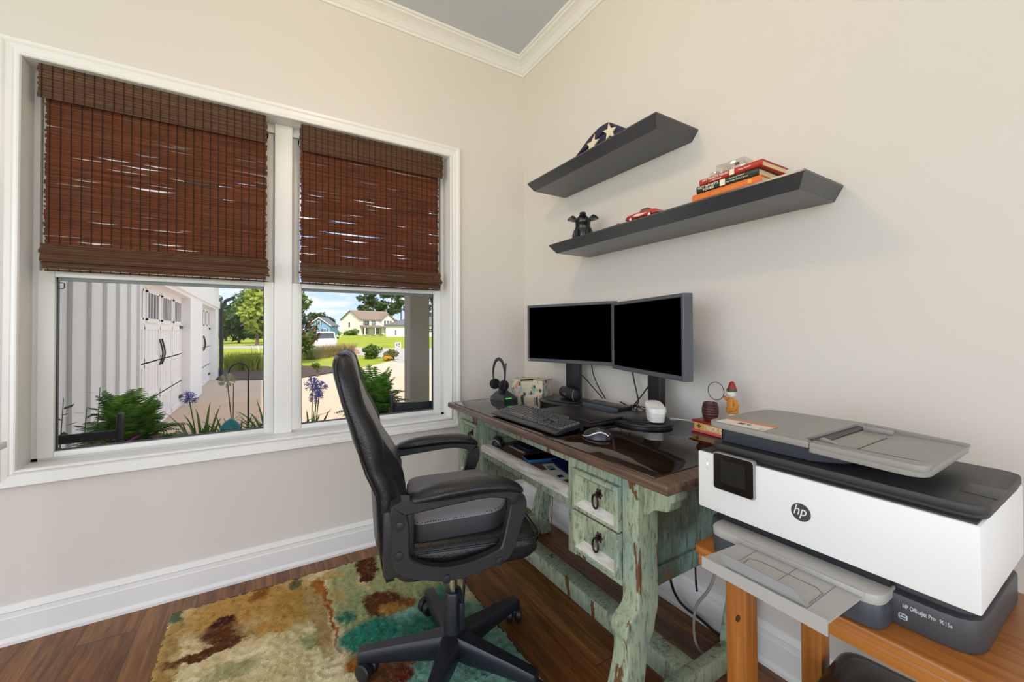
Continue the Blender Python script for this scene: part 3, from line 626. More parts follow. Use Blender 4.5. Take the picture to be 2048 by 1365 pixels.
# cables hanging from the monitors
cord('monitor_cable', [(-0.05, -0.56, 1.03), (-0.07, -0.60, 0.985), (-0.06, -0.68, 0.93), (-0.05, -0.77, 0.86), (-0.055, -0.81, 0.838)], 0.0032, m_cable, 'black cable crossing the pole of the corner monitor', group='cables behind the monitors')
cord('monitor_cable', [(-0.05, -0.72, 1.03), (-0.05, -0.735, 0.96), (-0.05, -0.77, 0.90), (-0.05, -0.825, 0.838)], 0.003, m_cable, 'black cable dropping beside the pole of the corner monitor')
cord('monitor_cable', [(-0.05, -1.0, 1.03), (-0.05, -1.01, 0.96), (-0.055, -1.035, 0.89), (-0.06, -1.045, 0.85), (-0.05, -0.99, 0.825), (-0.055, -0.93, 0.838)], 0.0034, m_cable, 'black cable hanging straight down behind the joint of the monitors')
cord('monitor_cable', [(-0.05, -1.14, 1.03), (-0.05, -1.12, 0.97), (-0.05, -1.07, 0.90), (-0.07, -1.03, 0.84), (-0.08, -1.02, 0.815), (-0.03, -0.98, 0.812)], 0.0034, m_cable, 'black cable slanting down to the dock from the monitor with buttons')
rnd = random.Random(9)
for i in range(3):
    pts = [(-0.05+rnd.uniform(-0.03, 0.02), -1.05+0.01*j+rnd.uniform(-0.05, 0.05), ZG+0.006+rnd.uniform(0, 0.03)) for j in range(6)]
    cord('loose_cable', pts, 0.002, m_cable, ['thin tangled cable nearest the dock', 'thin tangled cable lying against the wall', 'thin tangled cable looping over the others'][i], group='tangle of cables behind the dock')

# ---------------------------------------------------------------- white router on the right monitor base
rt = thing('wireless_router', 'small white slant-topped router on the right monitor base', 'router', (-0.205, -1.26, ZG+0.0225), radians(-35))
b = B(); rg = []
for z, s_, sh in ((0, 0.78, 0), (0.004, 0.82, 0), (0.03, 0.92, 0), (0.055, 0.98, 0), (0.062, 1.0, 1), (0.066, 0.97, 1.0), (0.067, 0.88, 1.0)):
    rg.append([(x*s_*0.036, y*s_*0.05, z+(sh*(y*0.017-0.01))) for x, y in [(cos(a)*abs(cos(a))**-0.35 if abs(cos(a)) > 1e-3 else 0, sin(a)*abs(sin(a))**-0.35 if abs(sin(a)) > 1e-3 else 0) for a in [2*pi*(k_+0.5)/32 for k_ in range(32)]]])
b.loft(rg); b.build('router_body', plain('gloss_white_plastic', S(238, 236, 234), 0.3, var=0.01), rt, local=True, ang=40)
m_usbw = plain('white_cable', S(214, 208, 196), 0.5)
c_ = thing('power_cable', 'white power cable running from the router along the wall', 'cable', (-0.13, -1.31, ZG))
cord('cord', [(-0.175, -1.305, ZG+0.034), (-0.155, -1.325, ZG+0.034), (-0.10, -1.36, ZG+0.026), (-0.06, -1.40, ZG+0.012), (-0.045, -1.46, ZG+0.003), (-0.045, -1.55, ZG+0.003)], 0.0022, m_usbw, parent=c_)
b = B(); b.tube([(-0.176, -1.304, ZG+0.034), (-0.160, -1.320, ZG+0.034)], 0.0055, 4); b.build('plug', plain('grey_plug', S(160, 158, 150), 0.4), c_)

# ---------------------------------------------------------------- cast iron toy bank
m_bankred = plain('red_enamel', S(150, 34, 30), 0.4, var=0.15, sc=60); m_banky = plain('yellow_enamel', S(228, 178, 96), 0.5, var=0.1, sc=60); m_pink = plain('pink_enamel', S(206, 96, 104), 0.5, var=0.12, sc=50)
bank = thing('toy_bank', 'painted iron toy bank with barrel and clown holding a hoop', 'toy bank', (-0.12, -1.48, ZG), radians(-6))
b = B(); b.box(-0.036, 0.036, -0.10, 0.10, 0, 0.009, 0.003); b.build('foot_plinth', m_pink, bank, local=True)
b = B(); b.box(-0.03, 0.03, -0.092, 0.092, 0.009, 0.036, 0.001); bb_ = b.build('box_side', m_banky, bank, local=True)
b = B(); b.box(-0.036, 0.036, -0.10, 0.10, 0.036, 0.045, 0.003); b.build('deck', m_bankred, bank, local=True)
text('lettering', 'TRICK DOG', 0.021, plain('white_letter', S(236, 226, 206), 0.5), frame((-0.0302, 0.05, 0.0155), (0, -1, 0), (0, 0, 1)), bb_, local=True, bold=0.0007)
text('cross_mark', '+', 0.03, plain('dark_green_enamel', S(66, 84, 50), 0.5), frame((-0.0302, 0.079, 0.0125), (0, -1, 0), (0, 0, 1)), bb_, local=True, bold=0.0016)
b = B(); prof = [(0.021, 0.045), (0.0225, 0.047)]
for i in range(7):
    z = 0.05+i*0.0088; r = 0.0225+0.0065*sin(pi*(z-0.045)/0.068); prof += [(r, z), (r+0.001, z+0.002), (r, z+0.004)]
prof += [(0.0235, 0.113), (0.0205, 0.113), (0.019, 0.106), (0.004, 0.106)]
b.lathe(prof, (0, 0.045, 0), 28); b.build('barrel', plain('brown_enamel', S(76, 40, 34), 0.3, var=0.1), bank, local=True)
cl = B(); cy = -0.043
cl.tube([(0, cy, 0.045), (0, cy, 0.075), (0, cy+0.002, 0.095)], [0.008, 0.008, 0.01], 10); legs = cl.build('trousers', m_white, bank, local=True)
b = B(); b.loft([[(r*0.9*cos(a), cy+oy+r*sin(a), z) for a in [2*pi*k_/16 for k_ in range(16)]] for z, r, oy in ((0.086, 0.012, 0), (0.09, 0.02, 0), (0.1, 0.0215, -0.001), (0.112, 0.017, 0), (0.128, 0.017, 0), (0.138, 0.012, 0.002), (0.143, 0.006, 0.003))])
b.tube([(0, cy-0.012, 0.132), (-0.012, cy-0.026, 0.118), (-0.018, cy-0.02, 0.105), (-0.02, cy-0.004, 0.101)], [0.0085, 0.0085, 0.007, 0.005], 8)
b.tube([(0, cy+0.01, 0.134), (0, cy+0.022, 0.136), (0, cy+0.03, 0.142)], [0.008, 0.006, 0.005], 8)
b.build('jacket', plain('mustard_enamel', S(198, 132, 40), 0.45, var=0.15, sc=80), bank, local=True)
b = B(); b.ball((0, cy+0.003, 0.158), (0.0145, 0.016, 0.0165), 14); b.ball((0, cy+0.0195, 0.155), (0.004, 0.005, 0.004), 8); b.ball((-0.0145, cy+0.001, 0.157), (0.003, 0.004, 0.006), 8)
fc = b.build('head', plain('white_enamel', S(226, 220, 208), 0.5, var=0.08, sc=90), bank, local=True)
b = B(); b.ball((-0.008, cy+0.0155, 0.161), 0.002, 6); b.ball((-0.007, cy+0.0165, 0.15), (0.003, 0.0015, 0.0012), 6); b.build('face_paint', m_bankred, fc, local=True)
b = B(); b.lathe([(0.0165, 0.165), (0.0172, 0.168), (0.0165, 0.173), (0.014, 0.176)], (0, cy, 0), 16); b.build('hat_band', plain('green_enamel', S(40, 84, 62), 0.45), bank, local=True)
b = B(); b.lathe([(0.0155, 0.172), (0.012, 0.184), (0.0075, 0.197), (0.004, 0.2)], (0, cy-0.001, 0), 16); b.build('hat', m_bankred, bank, local=True)
b = B(); b.tube([(0, cy+0.064+0.033*cos(t), 0.158+0.0325*sin(t)) for t in [2*pi*i/36 for i in range(36)]], 0.0012, 6, closed=True); b.build('hoop', m_iron, bank, local=True)

# ---------------------------------------------------------------- things on the pull-out tray
m_blue = plain('blue_rubber_case', S(28, 92, 136), 0.4); m_navy = plain('navy_card', S(24, 44, 96), 0.4)
ph = thing('phone', 'phone in a bright blue case on the desk tray', 'phone', (-0.575, -0.945, 0.647), radians(-15))
b = B(); b.prism(rpoly([(-0.04, -0.038), (0.09, -0.038), (0.09, 0.038), (-0.04, 0.038)], 0.012), XY, 0, 0.014, 0.003); b.build('case', m_blue, ph, local=True)
b = B(); b.prism(rpoly([(-0.037, -0.034), (0.087, -0.034), (0.087, 0.034), (-0.037, 0.034)], 0.01), XY, 0.0135, 0.0146, 0.0004); b.build('phone_screen', m_scr, ph, local=True)
fo = B(); fo.prism(rpoly([(0, 0), (0.10, -0.02), (0.10, -0.26), (-0.07, -0.245), (-0.055, -0.15)], 0.02), lambda a, b2, t: (-0.50+a, -0.925+b2, 0.652+t+0.05*(max(0, a+0.06))*1.0), 0, 0.003)
tag(fo.build('folder', m_navy), 'curved dark blue folder on the desk tray behind the papers', 'folder')
m_paper = plain('white_paper', S(226, 222, 208), 0.7)
e1 = thing('envelope', 'white paper with a printed blue mark near the tray edge', 'paper', (-0.60, -1.12, 0.648), radians(-10))
B().box(-0.03, 0.04, -0.065, 0.05, 0, 0.0012).build('sheet', m_paper, e1, local=True)
B().box(-0.005, 0.018, -0.045, -0.02, 0.0012, 0.0014).build('printed_mark', m_navy, e1, local=True)
e2 = thing('card', 'small printed card half under the blue folder', 'paper', (-0.56, -1.06, 0.648), radians(-14))
B().box(-0.03, 0.04, -0.045, 0.045, 0, 0.001).build('sheet', m_paper, e2, local=True)
B().box(-0.026, 0.0, -0.03, 0.02, 0.001, 0.0012).build('printed_mark', plain('teal_print', S(96, 160, 176), 0.6), e2, local=True)
b = B(); b.box(-0.545, -0.40, -0.86, -0.73, 0.648, 0.666, 0.006); tag(b.build('glasses_case', plain('dark_navy_cloth', S(22, 26, 48), 0.5)), 'dark navy case lying deep on the desk tray', 'case')
b = B(); b.box(-0.56, -0.548, -0.84, -0.715, 0.6475, 0.651, 0.001, M=None); tag(b.build('ruler', plain('lilac_plastic', S(190, 180, 196), 0.4)), 'pale strip lying beside the dark case on the tray', 'ruler')

# ================================================================ floating shelves
m_shelf = plain('charcoal_shelf_paint', S(60, 62, 66), 0.26, spec=0.9, var=0.08, sc=9, bump=0.05, bsc=60)
def shelf(label, y0, y1, yb0, yb1, z0, z1, d1, d0):
    b = B(); b.loft([[(0, yb0, z0), (-d0, yb0, z0), (-d0, yb1, z0), (0, yb1, z0)], [(0, y0, z1-0.006), (-d1, y0, z1-0.006), (-d1, y1, z1-0.006), (0, y1, z1-0.006)], [(0, y0, z1), (-d1+0.001, y0, z1), (-d1+0.001, y1, z1), (0, y1, z1)]])
    return tag(b.build('floating_shelf', m_shelf, smooth=False), label, 'shelf', 'floating shelves on the right wall')
shelf('upper charcoal floating shelf carrying the folded flag', -0.437, -1.320, -0.450, -1.290, 1.976, 2.019, 0.263, 0.224)
shelf('longer lower charcoal floating shelf carrying books and toy cars', -0.628, -1.810, -0.660, -1.786, 1.588, 1.635, 0.256, 0.229)
ZU, ZL = 2.0195, 1.6355
# folded flag
m_flag = plain('flag_navy', S(44, 42, 66), 0.75, var=0.15, sc=60, bump=0.2, bsc=300); m_star = plain('flag_star_white', S(228, 214, 188), 0.7)
fl = thing('folded_flag', 'folded navy flag with white stars on the upper shelf', 'flag', (-0.13, -0.9, ZU))
pf = rpoly([(-0.66, ZU), (-0.685, ZU+0.03), (-0.80, ZU+0.085), (-0.855, ZU+0.118), (-0.915, ZU+0.132), (-0.985, ZU+0.135), (-1.02, ZU+0.10), (-1.05, ZU+0.088), (-1.10, ZU)], 0.02, 3)
b = B(); b.prism(pf, YZ, -0.175, -0.09, 0.012, seg=3)
b.prism(rpoly([(-0.72, ZU+0.03), (-0.86, ZU+0.105), (-0.93, ZU+0.128), (-0.99, ZU+0.128), (-1.015, ZU+0.098), (-0.95, ZU+0.092), (-0.86, ZU+0.07)], 0.01, 3), YZ, -0.185, -0.17, 0.005)
fb = b.build('flag_body', m_flag, fl)
def star(cy, cz, R, rot, sk):
    pts = []
    for i in range(10):
        q = rot+pi/5*i; r_ = R if i % 2 == 0 else R*0.42; pts.append((cy+r_*cos(q)+sk*r_*sin(q), cz+r_*sin(q)))
    return pts
for cy, cz, R, ro, sk in ((-1.0, ZU+0.077, 0.042, 0.5, 0.3), (-0.885, ZU+0.062, 0.045, 0.4, -0.35), (-0.70, ZU+0.028, 0.026, 0.2, 0)):
    B().prism(star(cy, cz, R, ro, sk), YZ, -0.1868 if cy > -0.98 or True else -0.18, -0.18).build('star', m_star, fl, smooth=False)
# pig figurine
m_pig = plain('glossy_black_ceramic', S(22, 21, 20), 0.22, var=0.1)
pg = thing('pig_figurine', 'glossy black pig figurine with raised snout on the lower shelf', 'figurine', (-0.15, -0.775, ZL), radians(47))
X0, Y0, ZP = 0.0, 0.0, 0.0
b = B(); n_ = 20
rings = []
for z, rx, ry, ox in ((0, 0.045, 0.05, 0.02), (0.012, 0.05, 0.056, 0.02), (0.04, 0.05, 0.056, 0.018), (0.062, 0.044, 0.047, 0.012), (0.078, 0.037, 0.038, 0.006), (0.09, 0.038, 0.038, 0.0), (0.104, 0.04, 0.041, -0.004), (0.117, 0.034, 0.034, -0.006), (0.127, 0.023, 0.023, -0.006), (0.134, 0.018, 0.0175, -0.006), (0.146, 0.0155, 0.0165, -0.007), (0.149, 0.011, 0.012, -0.008)):
    rings.append([(X0+ox+rx*cos(2*pi*k_/n_), Y0+ry*sin(2*pi*k_/n_), ZP+z) for k_ in range(n_)])
b.loft(rings)
for s in (-1, 1):
    b.tube([(X0-0.02, Y0+s*0.028, ZP+0.05), (X0-0.035, Y0+s*0.027, ZP+0.02), (X0-0.04, Y0+s*0.026, ZP)], [0.018, 0.014, 0.015], 10)
b.build('body', m_pig, pg, local=True, ang=70)
for s in (-1, 1):
    b = B(); b.loft([[(X0+0.004+e, Y0+s*(0.028+t*0.05), ZP+0.114+0.010*sin(t*2.4)+wz*(0.019*(1-0.7*abs(2*t-0.9)))-0.004*t*t) for e, wz in ((-0.004, 0), (0, 1), (0.004, 0), (0, -1))] for t in (0, 0.2, 0.4, 0.6, 0.8, 1.0)]); b.build('ear', m_pig, pg, local=True, ang=70)
m_glaze = plain('brown_glaze', S(66, 48, 34), 0.3)
for s in (-1, 1):
    B().ball((X0-0.022, Y0+s*0.006, 0.143), (0.004, 0.0035, 0.004), 8).build('nostril', m_glaze, pg, local=True)
    B().ball((X0-0.037, Y0+s*0.018, 0.112), 0.003, 8).build('eye', m_glaze, pg, local=True)
# toy cars
m_carred = plain('toy_car_red', S(190, 40, 30), 0.25, coat=0.5); m_carwhite = plain('toy_car_white', S(228, 214, 198), 0.3); m_tyre = plain('toy_tyre', S(20, 20, 20), 0.7); m_chrome = plain('chrome', S(205, 205, 208), 0.12, 1.0)
m_clear = NT('clear_plastic'); k = m_clear; tr = k.n('ShaderNodeBsdfTransparent'); tr.inputs[0].default_value = (0.9, 0.9, 0.88, 1); gl = k.n('ShaderNodeBsdfGlossy'); gl.inputs['Roughness'].default_value = 0.06; ms = k.n('ShaderNodeMixShader'); ms.inputs[0].default_value = 0.16; k.l(tr.outputs[0], ms.inputs[1]); k.l(gl.outputs[0], ms.inputs[2]); k.l(ms.outputs[0], k.out.inputs[0]); m_clear = k.m
def toycar(label, loc, L, big):
    root = thing('toy_car', label, 'toy car', loc, radians(-90), 'red toy cars on the lower shelf')
    h = L/4.4; w2_ = L*0.2
    prof = rpoly([(-0.5*L, 0.30*h), (-0.5*L, 0.62*h), (-0.42*L, 0.8*h), (-0.15*L, 0.86*h), (0.1*L, 0.84*h), (0.3*L, 0.84*h), (0.47*L, 0.74*h), (0.5*L, 0.5*h), (0.5*L, 0.28*h)], 0.02*L, 3)
    b = B(); b.prism(prof, XZ, -w2_, w2_, 0.016*L); b.build('body', m_carred, root, local=True)
    for s in (-1, 1):
        cove = rpoly([(-0.26*L, 0.55*h), (-0.12*L, 0.72*h), (0.22*L, 0.55*h), (-0.05*L, 0.4*h)], 0.01*L)
        b = B(); b.prism(cove, XZ, s*w2_-0.0012, s*w2_+0.0006); b.build('side_cove', m_carwhite, root, local=True)
    for x in (-0.31*L, 0.29*L):
        for s in (-1, 1):
            Mx = Matrix.Translation((x, s*(w2_-0.005*L), 0.27*h)) @ Matrix.Rotation(pi/2, 4, 'X')
            b = B(); b.lathe([(0.12*h, -0.022*L), (0.26*h, -0.022*L), (0.28*h, -0.01*L), (0.28*h, 0.01*L), (0.26*h, 0.022*L), (0.12*h, 0.022*L)], n=20, M=Mx); wl = b.build('wheel', m_tyre, root, local=True)
            b = B(); b.lathe([(0.2*h, -0.0225*L), (0.2*h, 0.0228*L), (0.06*h, 0.024*L)], n=18, M=Mx); b.lathe([(0.2*h, -0.0228*L), (0.06*h, -0.024*L)], n=18, M=Mx); b.build('hub_cap', m_carwhite, wl, local=True)
    cab = [(-0.07*L, 0.86*h), (0.0*L, 1.16*h), (0.05*L, 1.24*h), (0.17*L, 1.22*h), (0.24*L, 0.85*h)]
    b = B(); b.prism(rpoly(cab, 0.01*L), XZ, -w2_*0.8, w2_*0.8, 0.004*L); b.build('windows', m_glassdark, root, local=True)
    b = B(); b.prism(rpoly([(-0.01*L, 1.18*h), (0.05*L, 1.29*h), (0.17*L, 1.27*h), (0.2*L, 1.14*h), (0.04*L, 1.14*h)], 0.008*L), XZ, -w2_*0.83, w2_*0.83, 0.006*L); b.build('roof', m_carwhite, root, local=True)
    b = B(); b.box(-0.515*L, -0.495*L, -w2_*0.95, w2_*0.95, 0.32*h, 0.45*h, 0.004*L); b.box(0.495*L, 0.515*L, -w2_*0.95, w2_*0.95, 0.32*h, 0.45*h, 0.004*L); b.build('bumper', m_chrome, root, local=True)
m_glassdark = plain('tinted_glass', S(96, 84, 74), 0.1)
toycar('larger red and white toy convertible with white hubcaps', (-0.202, -1.216, ZL), 0.158, True)
toycar('tiny red toy car between the pig figurine and the larger toy car', (-0.214, -1.078, ZL), 0.056, False)
# books
def book(label, y0, y1, z0, z1, d, col, rot=0):
    root = thing('book', label, 'book', (-0.20, (y0+y1)/2, z0), rot, 'stack of books on the lower shelf')
    L2 = (y0-y1)/2; h = z1-z0; m = plain('cover_'+label.split()[0], col, 0.4, var=0.04)
    b = B(); c = 0.0028
    b.loft([[(-0.003, y, h*0.5), (-0.0015, y, h*0.15), (0.002, y, 0), (d, y, 0), (d, y, c), (0.004, y, c), (0.004, y, h-c), (d, y, h-c), (d, y, h), (0.002, y, h), (-0.0015, y, h*0.85)] for y in (-L2, L2)])
    cov = b.build('cover', m, root, local=True, ang=50)
    B().box(0.004, d-0.005, -L2+0.004, L2-0.004, c, h-c).build('pages', plain('page_block', S(222, 198, 152), 0.8, var=0.06, sc=60), root, local=True)
    return root, L2, h
m_lt = plain('white_print', S(240, 232, 214), 0.6); m_gold = plain('gold_print', S(240, 176, 60), 0.5)
def spine(root, body, L2, h, y, zc, size, m, sx=1.0, bold=0.0): text('spine_lettering', body, size, m, frame((-0.0034, y, zc-size*0.35), (0, -1, 0), (0, 0, 1)), root, local=True, depth=0.0003, bold=bold, sx=sx)
r, L2, h = book('orange book at the bottom of the stack', -1.428, -1.668, ZL, ZL+0.041, 0.155, S(226, 108, 40))
spine(r, 'LEE CHILD', L2, h, L2-0.010, h*0.62, 0.010, m_gold); spine(r, 'GONE TOMORROW', L2, h, L2-0.075, h*0.62, 0.012, m_gold)
B().box(-0.0036, -0.002, -L2+0.028, -L2+0.040, h*0.55, h*0.85).build('library_label', m_gold, r, local=True)
r, L2, h = book('dark green book in the middle of the stack', -1.446, -1.660, ZL+0.041, ZL+0.067, 0.16, S(28, 52, 40), radians(0.5))
spine(r, "GET WHAT'S", L2, h, L2-0.006, h*0.70, 0.0115, m_lt, 1.15, 0.0002); spine(r, 'YOURS', L2, h, L2-0.024, h*0.30, 0.0115, m_lt, 1.15, 0.0002)
spine(r, 'Laurence J. Kotlikoff', L2, h, L2-0.120, h*0.70, 0.006, m_lt); spine(r, 'Philip Moeller and Paul Solman', L2, h, L2-0.108, h*0.34, 0.006, m_lt)
B().box(-0.0036, -0.002, L2-0.106, L2-0.088, 0.002, h-0.003).build('library_label', m_lt, r, local=True)
r, L2, h = book('red book on top of the stack', -1.456, -1.672, ZL+0.067, ZL+0.089, 0.16, S(186, 46, 32), radians(-1.0))
spine(r, "GET WHAT'S YOURS", L2, h, L2-0.012, h*0.66, 0.0095, m_lt, 1.1, 0.0002); spine(r, 'for MEDICARE', L2, h, L2-0.04, h*0.25, 0.007, m_lt); spine(r, 'Philip Moeller', L2, h, L2-0.142, h*0.5, 0.0075, m_lt)
B().box(-0.0036, -0.002, L2-0.128, L2-0.112, 0.002, h-0.002).build('library_label', m_lt, r, local=True)
# clear plastic cassette-like gadget
ZC = ZL+0.0895
cs_ = thing('plastic_gadget', 'clear plastic gadget case lying on the red book', 'gadget', (-0.16, -1.56, ZC), radians(4))
b = B(); b.box(-0.03, 0.03, -0.05, 0.05, 0, 0.034, 0.003); b.box(-0.02, 0.02, 0.05, 0.075, 0, 0.018, 0.002); b.build('clear_shell', m_clear, cs_, local=True)
b = B(); b.box(-0.024, 0.024, -0.04, 0.03, 0.006, 0.026, 0.002); mv = b.build('mechanism', plain('beige_plastic', S(208, 196, 170), 0.4), cs_, local=True)
B().box(-0.0252, -0.0238, -0.028, -0.014, 0.014, 0.023).build('dark_window', m_black, mv, local=True)
B().box(-0.0252, -0.0238, -0.002, 0.012, 0.010, 0.018).build('screw_plate', m_silver, mv, local=True)
# ================================================================ rug
k = NT('abstract_rug'); c = k.xyz()
wx = k.math('ADD', c[0], k.math('MULTIPLY', k.math('SUBTRACT', k.noise(7, detail=6, rough=0.68), 0.5), 0.17)); wy = k.math('ADD', c[1], k.math('MULTIPLY', k.math('SUBTRACT', k.noise(7, k.co(loc=(5, 3, 2)), detail=6, rough=0.68), 0.5), 0.17))
GOLD, CREAM, BROWN, SAGE, TEAL, AQUA, RUST, MAROON = S(206, 160, 86), S(252, 236, 188), S(104, 62, 36), S(172, 180, 126), S(52, 140, 122), S(140, 196, 178), S(168, 98, 44), S(84, 44, 40)
col = k.mix(k.ramp(k.noise(5), 0.4, 0.6), CREAM, S(226, 208, 154))
def patch(col, cx, cy, rx, ry, ang, colr, soft=0.35, amt=1.0):
    ca, sa = cos(ang), sin(ang)
    u = k.math('SUBTRACT', wx, cx); v = k.math('SUBTRACT', wy, cy)
    a = k.math('DIVIDE', k.math('ADD', k.math('MULTIPLY', u, ca), k.math('MULTIPLY', v, sa)), rx); d = k.math('DIVIDE', k.math('SUBTRACT', k.math('MULTIPLY', v, ca), k.math('MULTIPLY', u, sa)), ry)
    r = k.math('ADD', k.math('POWER', k.math('ABSOLUTE', a), 2.6), k.math('POWER', k.math('ABSOLUTE', d), 2.6))
    return k.mix(k.ramp(r, max(0.05, 1-soft*1.6), 1+soft*1.8, (amt, amt, amt, 1), (0, 0, 0, 1)), col, colr)
for args in ((-1.58, -0.25, 0.30, 0.17, -0.05, GOLD, 0.5), (-1.40, -0.36, 0.14, 0.16, 0, S(190, 150, 78), 0.5), (-1.84, -0.5, 0.05, 0.4, 0, S(188, 154, 92), 0.5),
    (-1.845, -0.17, 0.03, 0.06, 0, S(96, 118, 92), 0.4), (-1.70, -0.47, 0.14, 0.035, 0.22, BROWN, 0.35), (-1.655, -0.40, 0.085, 0.085, 0.3, BROWN, 0.5), (-1.66, -0.335, 0.06, 0.03, 0, MAROON, 0.4), (-1.52, -0.45, 0.08, 0.06, 0, GOLD, 0.5),
    (-1.55, -0.19, 0.06, 0.04, 0.4, S(150, 96, 40), 0.5), (-1.39, -0.2, 0.03, 0.05, 0, S(110, 104, 70), 0.5), (-1.38, -0.62, 0.05, 0.06, 0, SAGE, 0.6), (-1.34, -0.5, 0.035, 0.3, 0, S(186, 158, 104), 0.5), (-1.62, -0.62, 0.1, 0.05, 0, S(180, 178, 128), 0.6),
    (-1.02, -0.45, 0.285, 0.36, 0, SAGE, 0.2), (-1.24, -0.21, 0.05, 0.05, 0, S(204, 180, 120), 0.4), (-1.25, -0.4, 0.03, 0.1, 0.3, S(196, 176, 116), 0.5), (-0.98, -0.95, 0.30, 0.36, 0, AQUA, 0.25), (-0.98, -1.6, 0.30, 0.4, 0, S(126, 172, 152), 0.4),
    (-1.18, -0.70, 0.13, 0.10, -0.1, TEAL, 0.4), (-1.0, -0.78, 0.12, 0.09, -0.6, S(56, 136, 120), 0.5), (-1.24, -0.55, 0.04, 0.04, 0, S(60, 128, 108), 0.5), (-0.86, -0.66, 0.1, 0.14, 0, S(84, 148, 128), 0.5),
    (-1.095, -0.21, 0.055, 0.12, 0, S(92, 52, 32), 0.3), (-1.10, -0.33, 0.03, 0.04, 0, MAROON, 0.4), (-1.085, -0.54, 0.09, 0.10, 0, BROWN, 0.3), (-1.07, -0.60, 0.05, 0.05, 0, S(186, 138, 66), 0.5), (-1.0, -0.6, 0.03, 0.04, 0.5, S(140, 92, 48), 0.5),
    (-1.2, -0.83, 0.10, 0.07, -0.3, S(178, 112, 52), 0.4), (-1.17, -0.92, 0.11, 0.06, -0.2, S(112, 72, 44), 0.5), (-1.24, -1.0, 0.06, 0.1, 0, S(150, 96, 52), 0.5), (-1.085, -0.90, 0.03, 0.03, 0, S(150, 96, 50), 0.5), (-1.12, -0.95, 0.03, 0.025, 0, S(124, 54, 44), 0.5),
    (-1.297, -0.46, 0.012, 0.33, 0, RUST, 0.7), (-1.305, -0.26, 0.02, 0.1, 0, S(180, 112, 50), 0.5)): col = patch(col, *args)
for args in ((-1.75, -0.43, 0.06, 0.008, -0.03, S(220, 196, 140), 0.3), (-1.139, -0.355, 0.013, 0.07, 0, S(224, 200, 144), 0.3)): col = patch(col, *args)
fib = k.noise(240, detail=3, rough=0.7)
col = k.mix(0.42, col, k.ramp(fib, 0.28, 0.72, (0.16, 0.16, 0.16, 1), (0.86, 0.86, 0.86, 1)), 'SOFT_LIGHT')
col = k.mix(k.ramp(k.noise(60, detail=3), 0.55, 0.75, (0, 0, 0, 1), (0.35, 0.35, 0.35, 1)), col, S(214, 186, 130))
k.set(col, 0.95, spec=0.1); k.bump(fib, 0.9, 0.006); m_rug = k.m
rug = thing('area_rug', 'shaggy abstract rug in gold, cream, brown and teal on the plank floor', 'rug', (-1.29, -1.2, 0))
b = B(); RX0, RX1, RY0, RY1 = -1.857, -0.722, -2.3, -0.135; st = 0.0095; nx, ny = int((RX1-RX0)/st), int((RY1-RY0)/st); rnd = random.Random(2)
vs = []
for j in range(ny+1):
    for i in range(nx+1):
        ed = min(i, nx-i, j, ny-j); h = 0.004 if ed == 0 else 0.013+rnd.uniform(-0.0045, 0.0045)
        jt = 0.004 if ed else 0.006
        vs.append((RX0+i*st+rnd.uniform(-jt, jt), RY0+j*st+rnd.uniform(-jt, jt), h))
b.add(vs, [(j*(nx+1)+i, j*(nx+1)+i+1, (j+1)*(nx+1)+i+1, (j+1)*(nx+1)+i) for j in range(ny) for i in range(nx)])
b.build('pile', m_rug, rug, fix=False, ang=180)
B().box(RX0+0.002, RX1-0.002, RY0+0.002, RY1-0.002, 0.0005, 0.006).build('backing', plain('rug_backing', S(70, 60, 50), 0.9), rug)

# ================================================================ office chair
m_lea = NT('black_leather'); k = m_lea; k.set(k.mix(k.noise(6), S(24, 24, 27), S(34, 34, 37)), k.math('ADD', k.math('MULTIPLY', k.noise(14), 0.16), 0.24), spec=0.5); k.bump(k.math('ADD', k.noise(5, detail=3), k.math('MULTIPLY', k.noise(240, detail=2), 0.15)), 0.35, 0.02); m_lea = k.m
m_cpl = plain('chair_plastic', S(36, 37, 41), 0.42, var=0.05, bump=0.12, bsc=500); m_cpl2 = plain('chair_base_plastic', S(32, 34, 42), 0.34, var=0.05)
m_mesh = NT('perforated_fabric'); k = m_mesh
v = k.n('ShaderNodeTexVoronoi'); v.inputs['Scale'].default_value = 130; k.l(k.co((1, 1, 1)), v.inputs['Vector']); v.inputs['Randomness'].default_value = 0.25
hole = k.ramp(v.outputs['Distance'], 0.22, 0.34); k.set(k.mix(hole, S(30, 31, 34), S(128, 130, 138)), 0.62, spec=0.4); k.bump(hole, 0.5, 0.002); m_cushtop = k.m
m_cushside = plain('woven_cushion_side', S(56, 56, 60), 0.6, bump=0.5, bsc=420)
CR = radians(-12)
ch = thing('office_chair', 'black leather office chair with padded arms rolled up to the desk', 'chair', (-0.96, -1.0, 0), CR)
L_ = dict(parent=ch, local=True)
def part(b, name, m, ang=38): return b.build(name, m, ch, local=True, ang=ang)
# backrest: lofted up from the seat; u forward, v across
REAR = [(0.46, -0.232), (0.5, -0.252), (0.553, -0.266), (0.641, -0.272), (0.73, -0.277), (0.79, -0.302), (0.865, -0.33), (0.94, -0.35), (1.0, -0.369), (1.062, -0.386), (1.085, -0.388), (1.1, -0.386), (1.112, -0.378), (1.118, -0.366)]
SIDE = [(0.46, -0.205), (0.5, -0.195), (0.6, -0.185), (0.71, -0.196), (0.76, -0.215), (0.79, -0.232), (0.82, -0.238), (0.87, -0.243), (0.92, -0.262), (0.975, -0.292), (1.04, -0.306), (1.075, -0.316), (1.1, -0.323), (1.112, -0.331), (1.118, -0.342)]
MID = [(0.46, -0.2), (0.5, -0.185), (0.6, -0.168), (0.70, -0.172), (0.75, -0.18), (0.80, -0.208), (0.85, -0.24), (0.92, -0.268), (0.96, -0.288), (1.02, -0.310), (1.075, -0.32), (1.1, -0.326), (1.112, -0.333), (1.118, -0.342)]
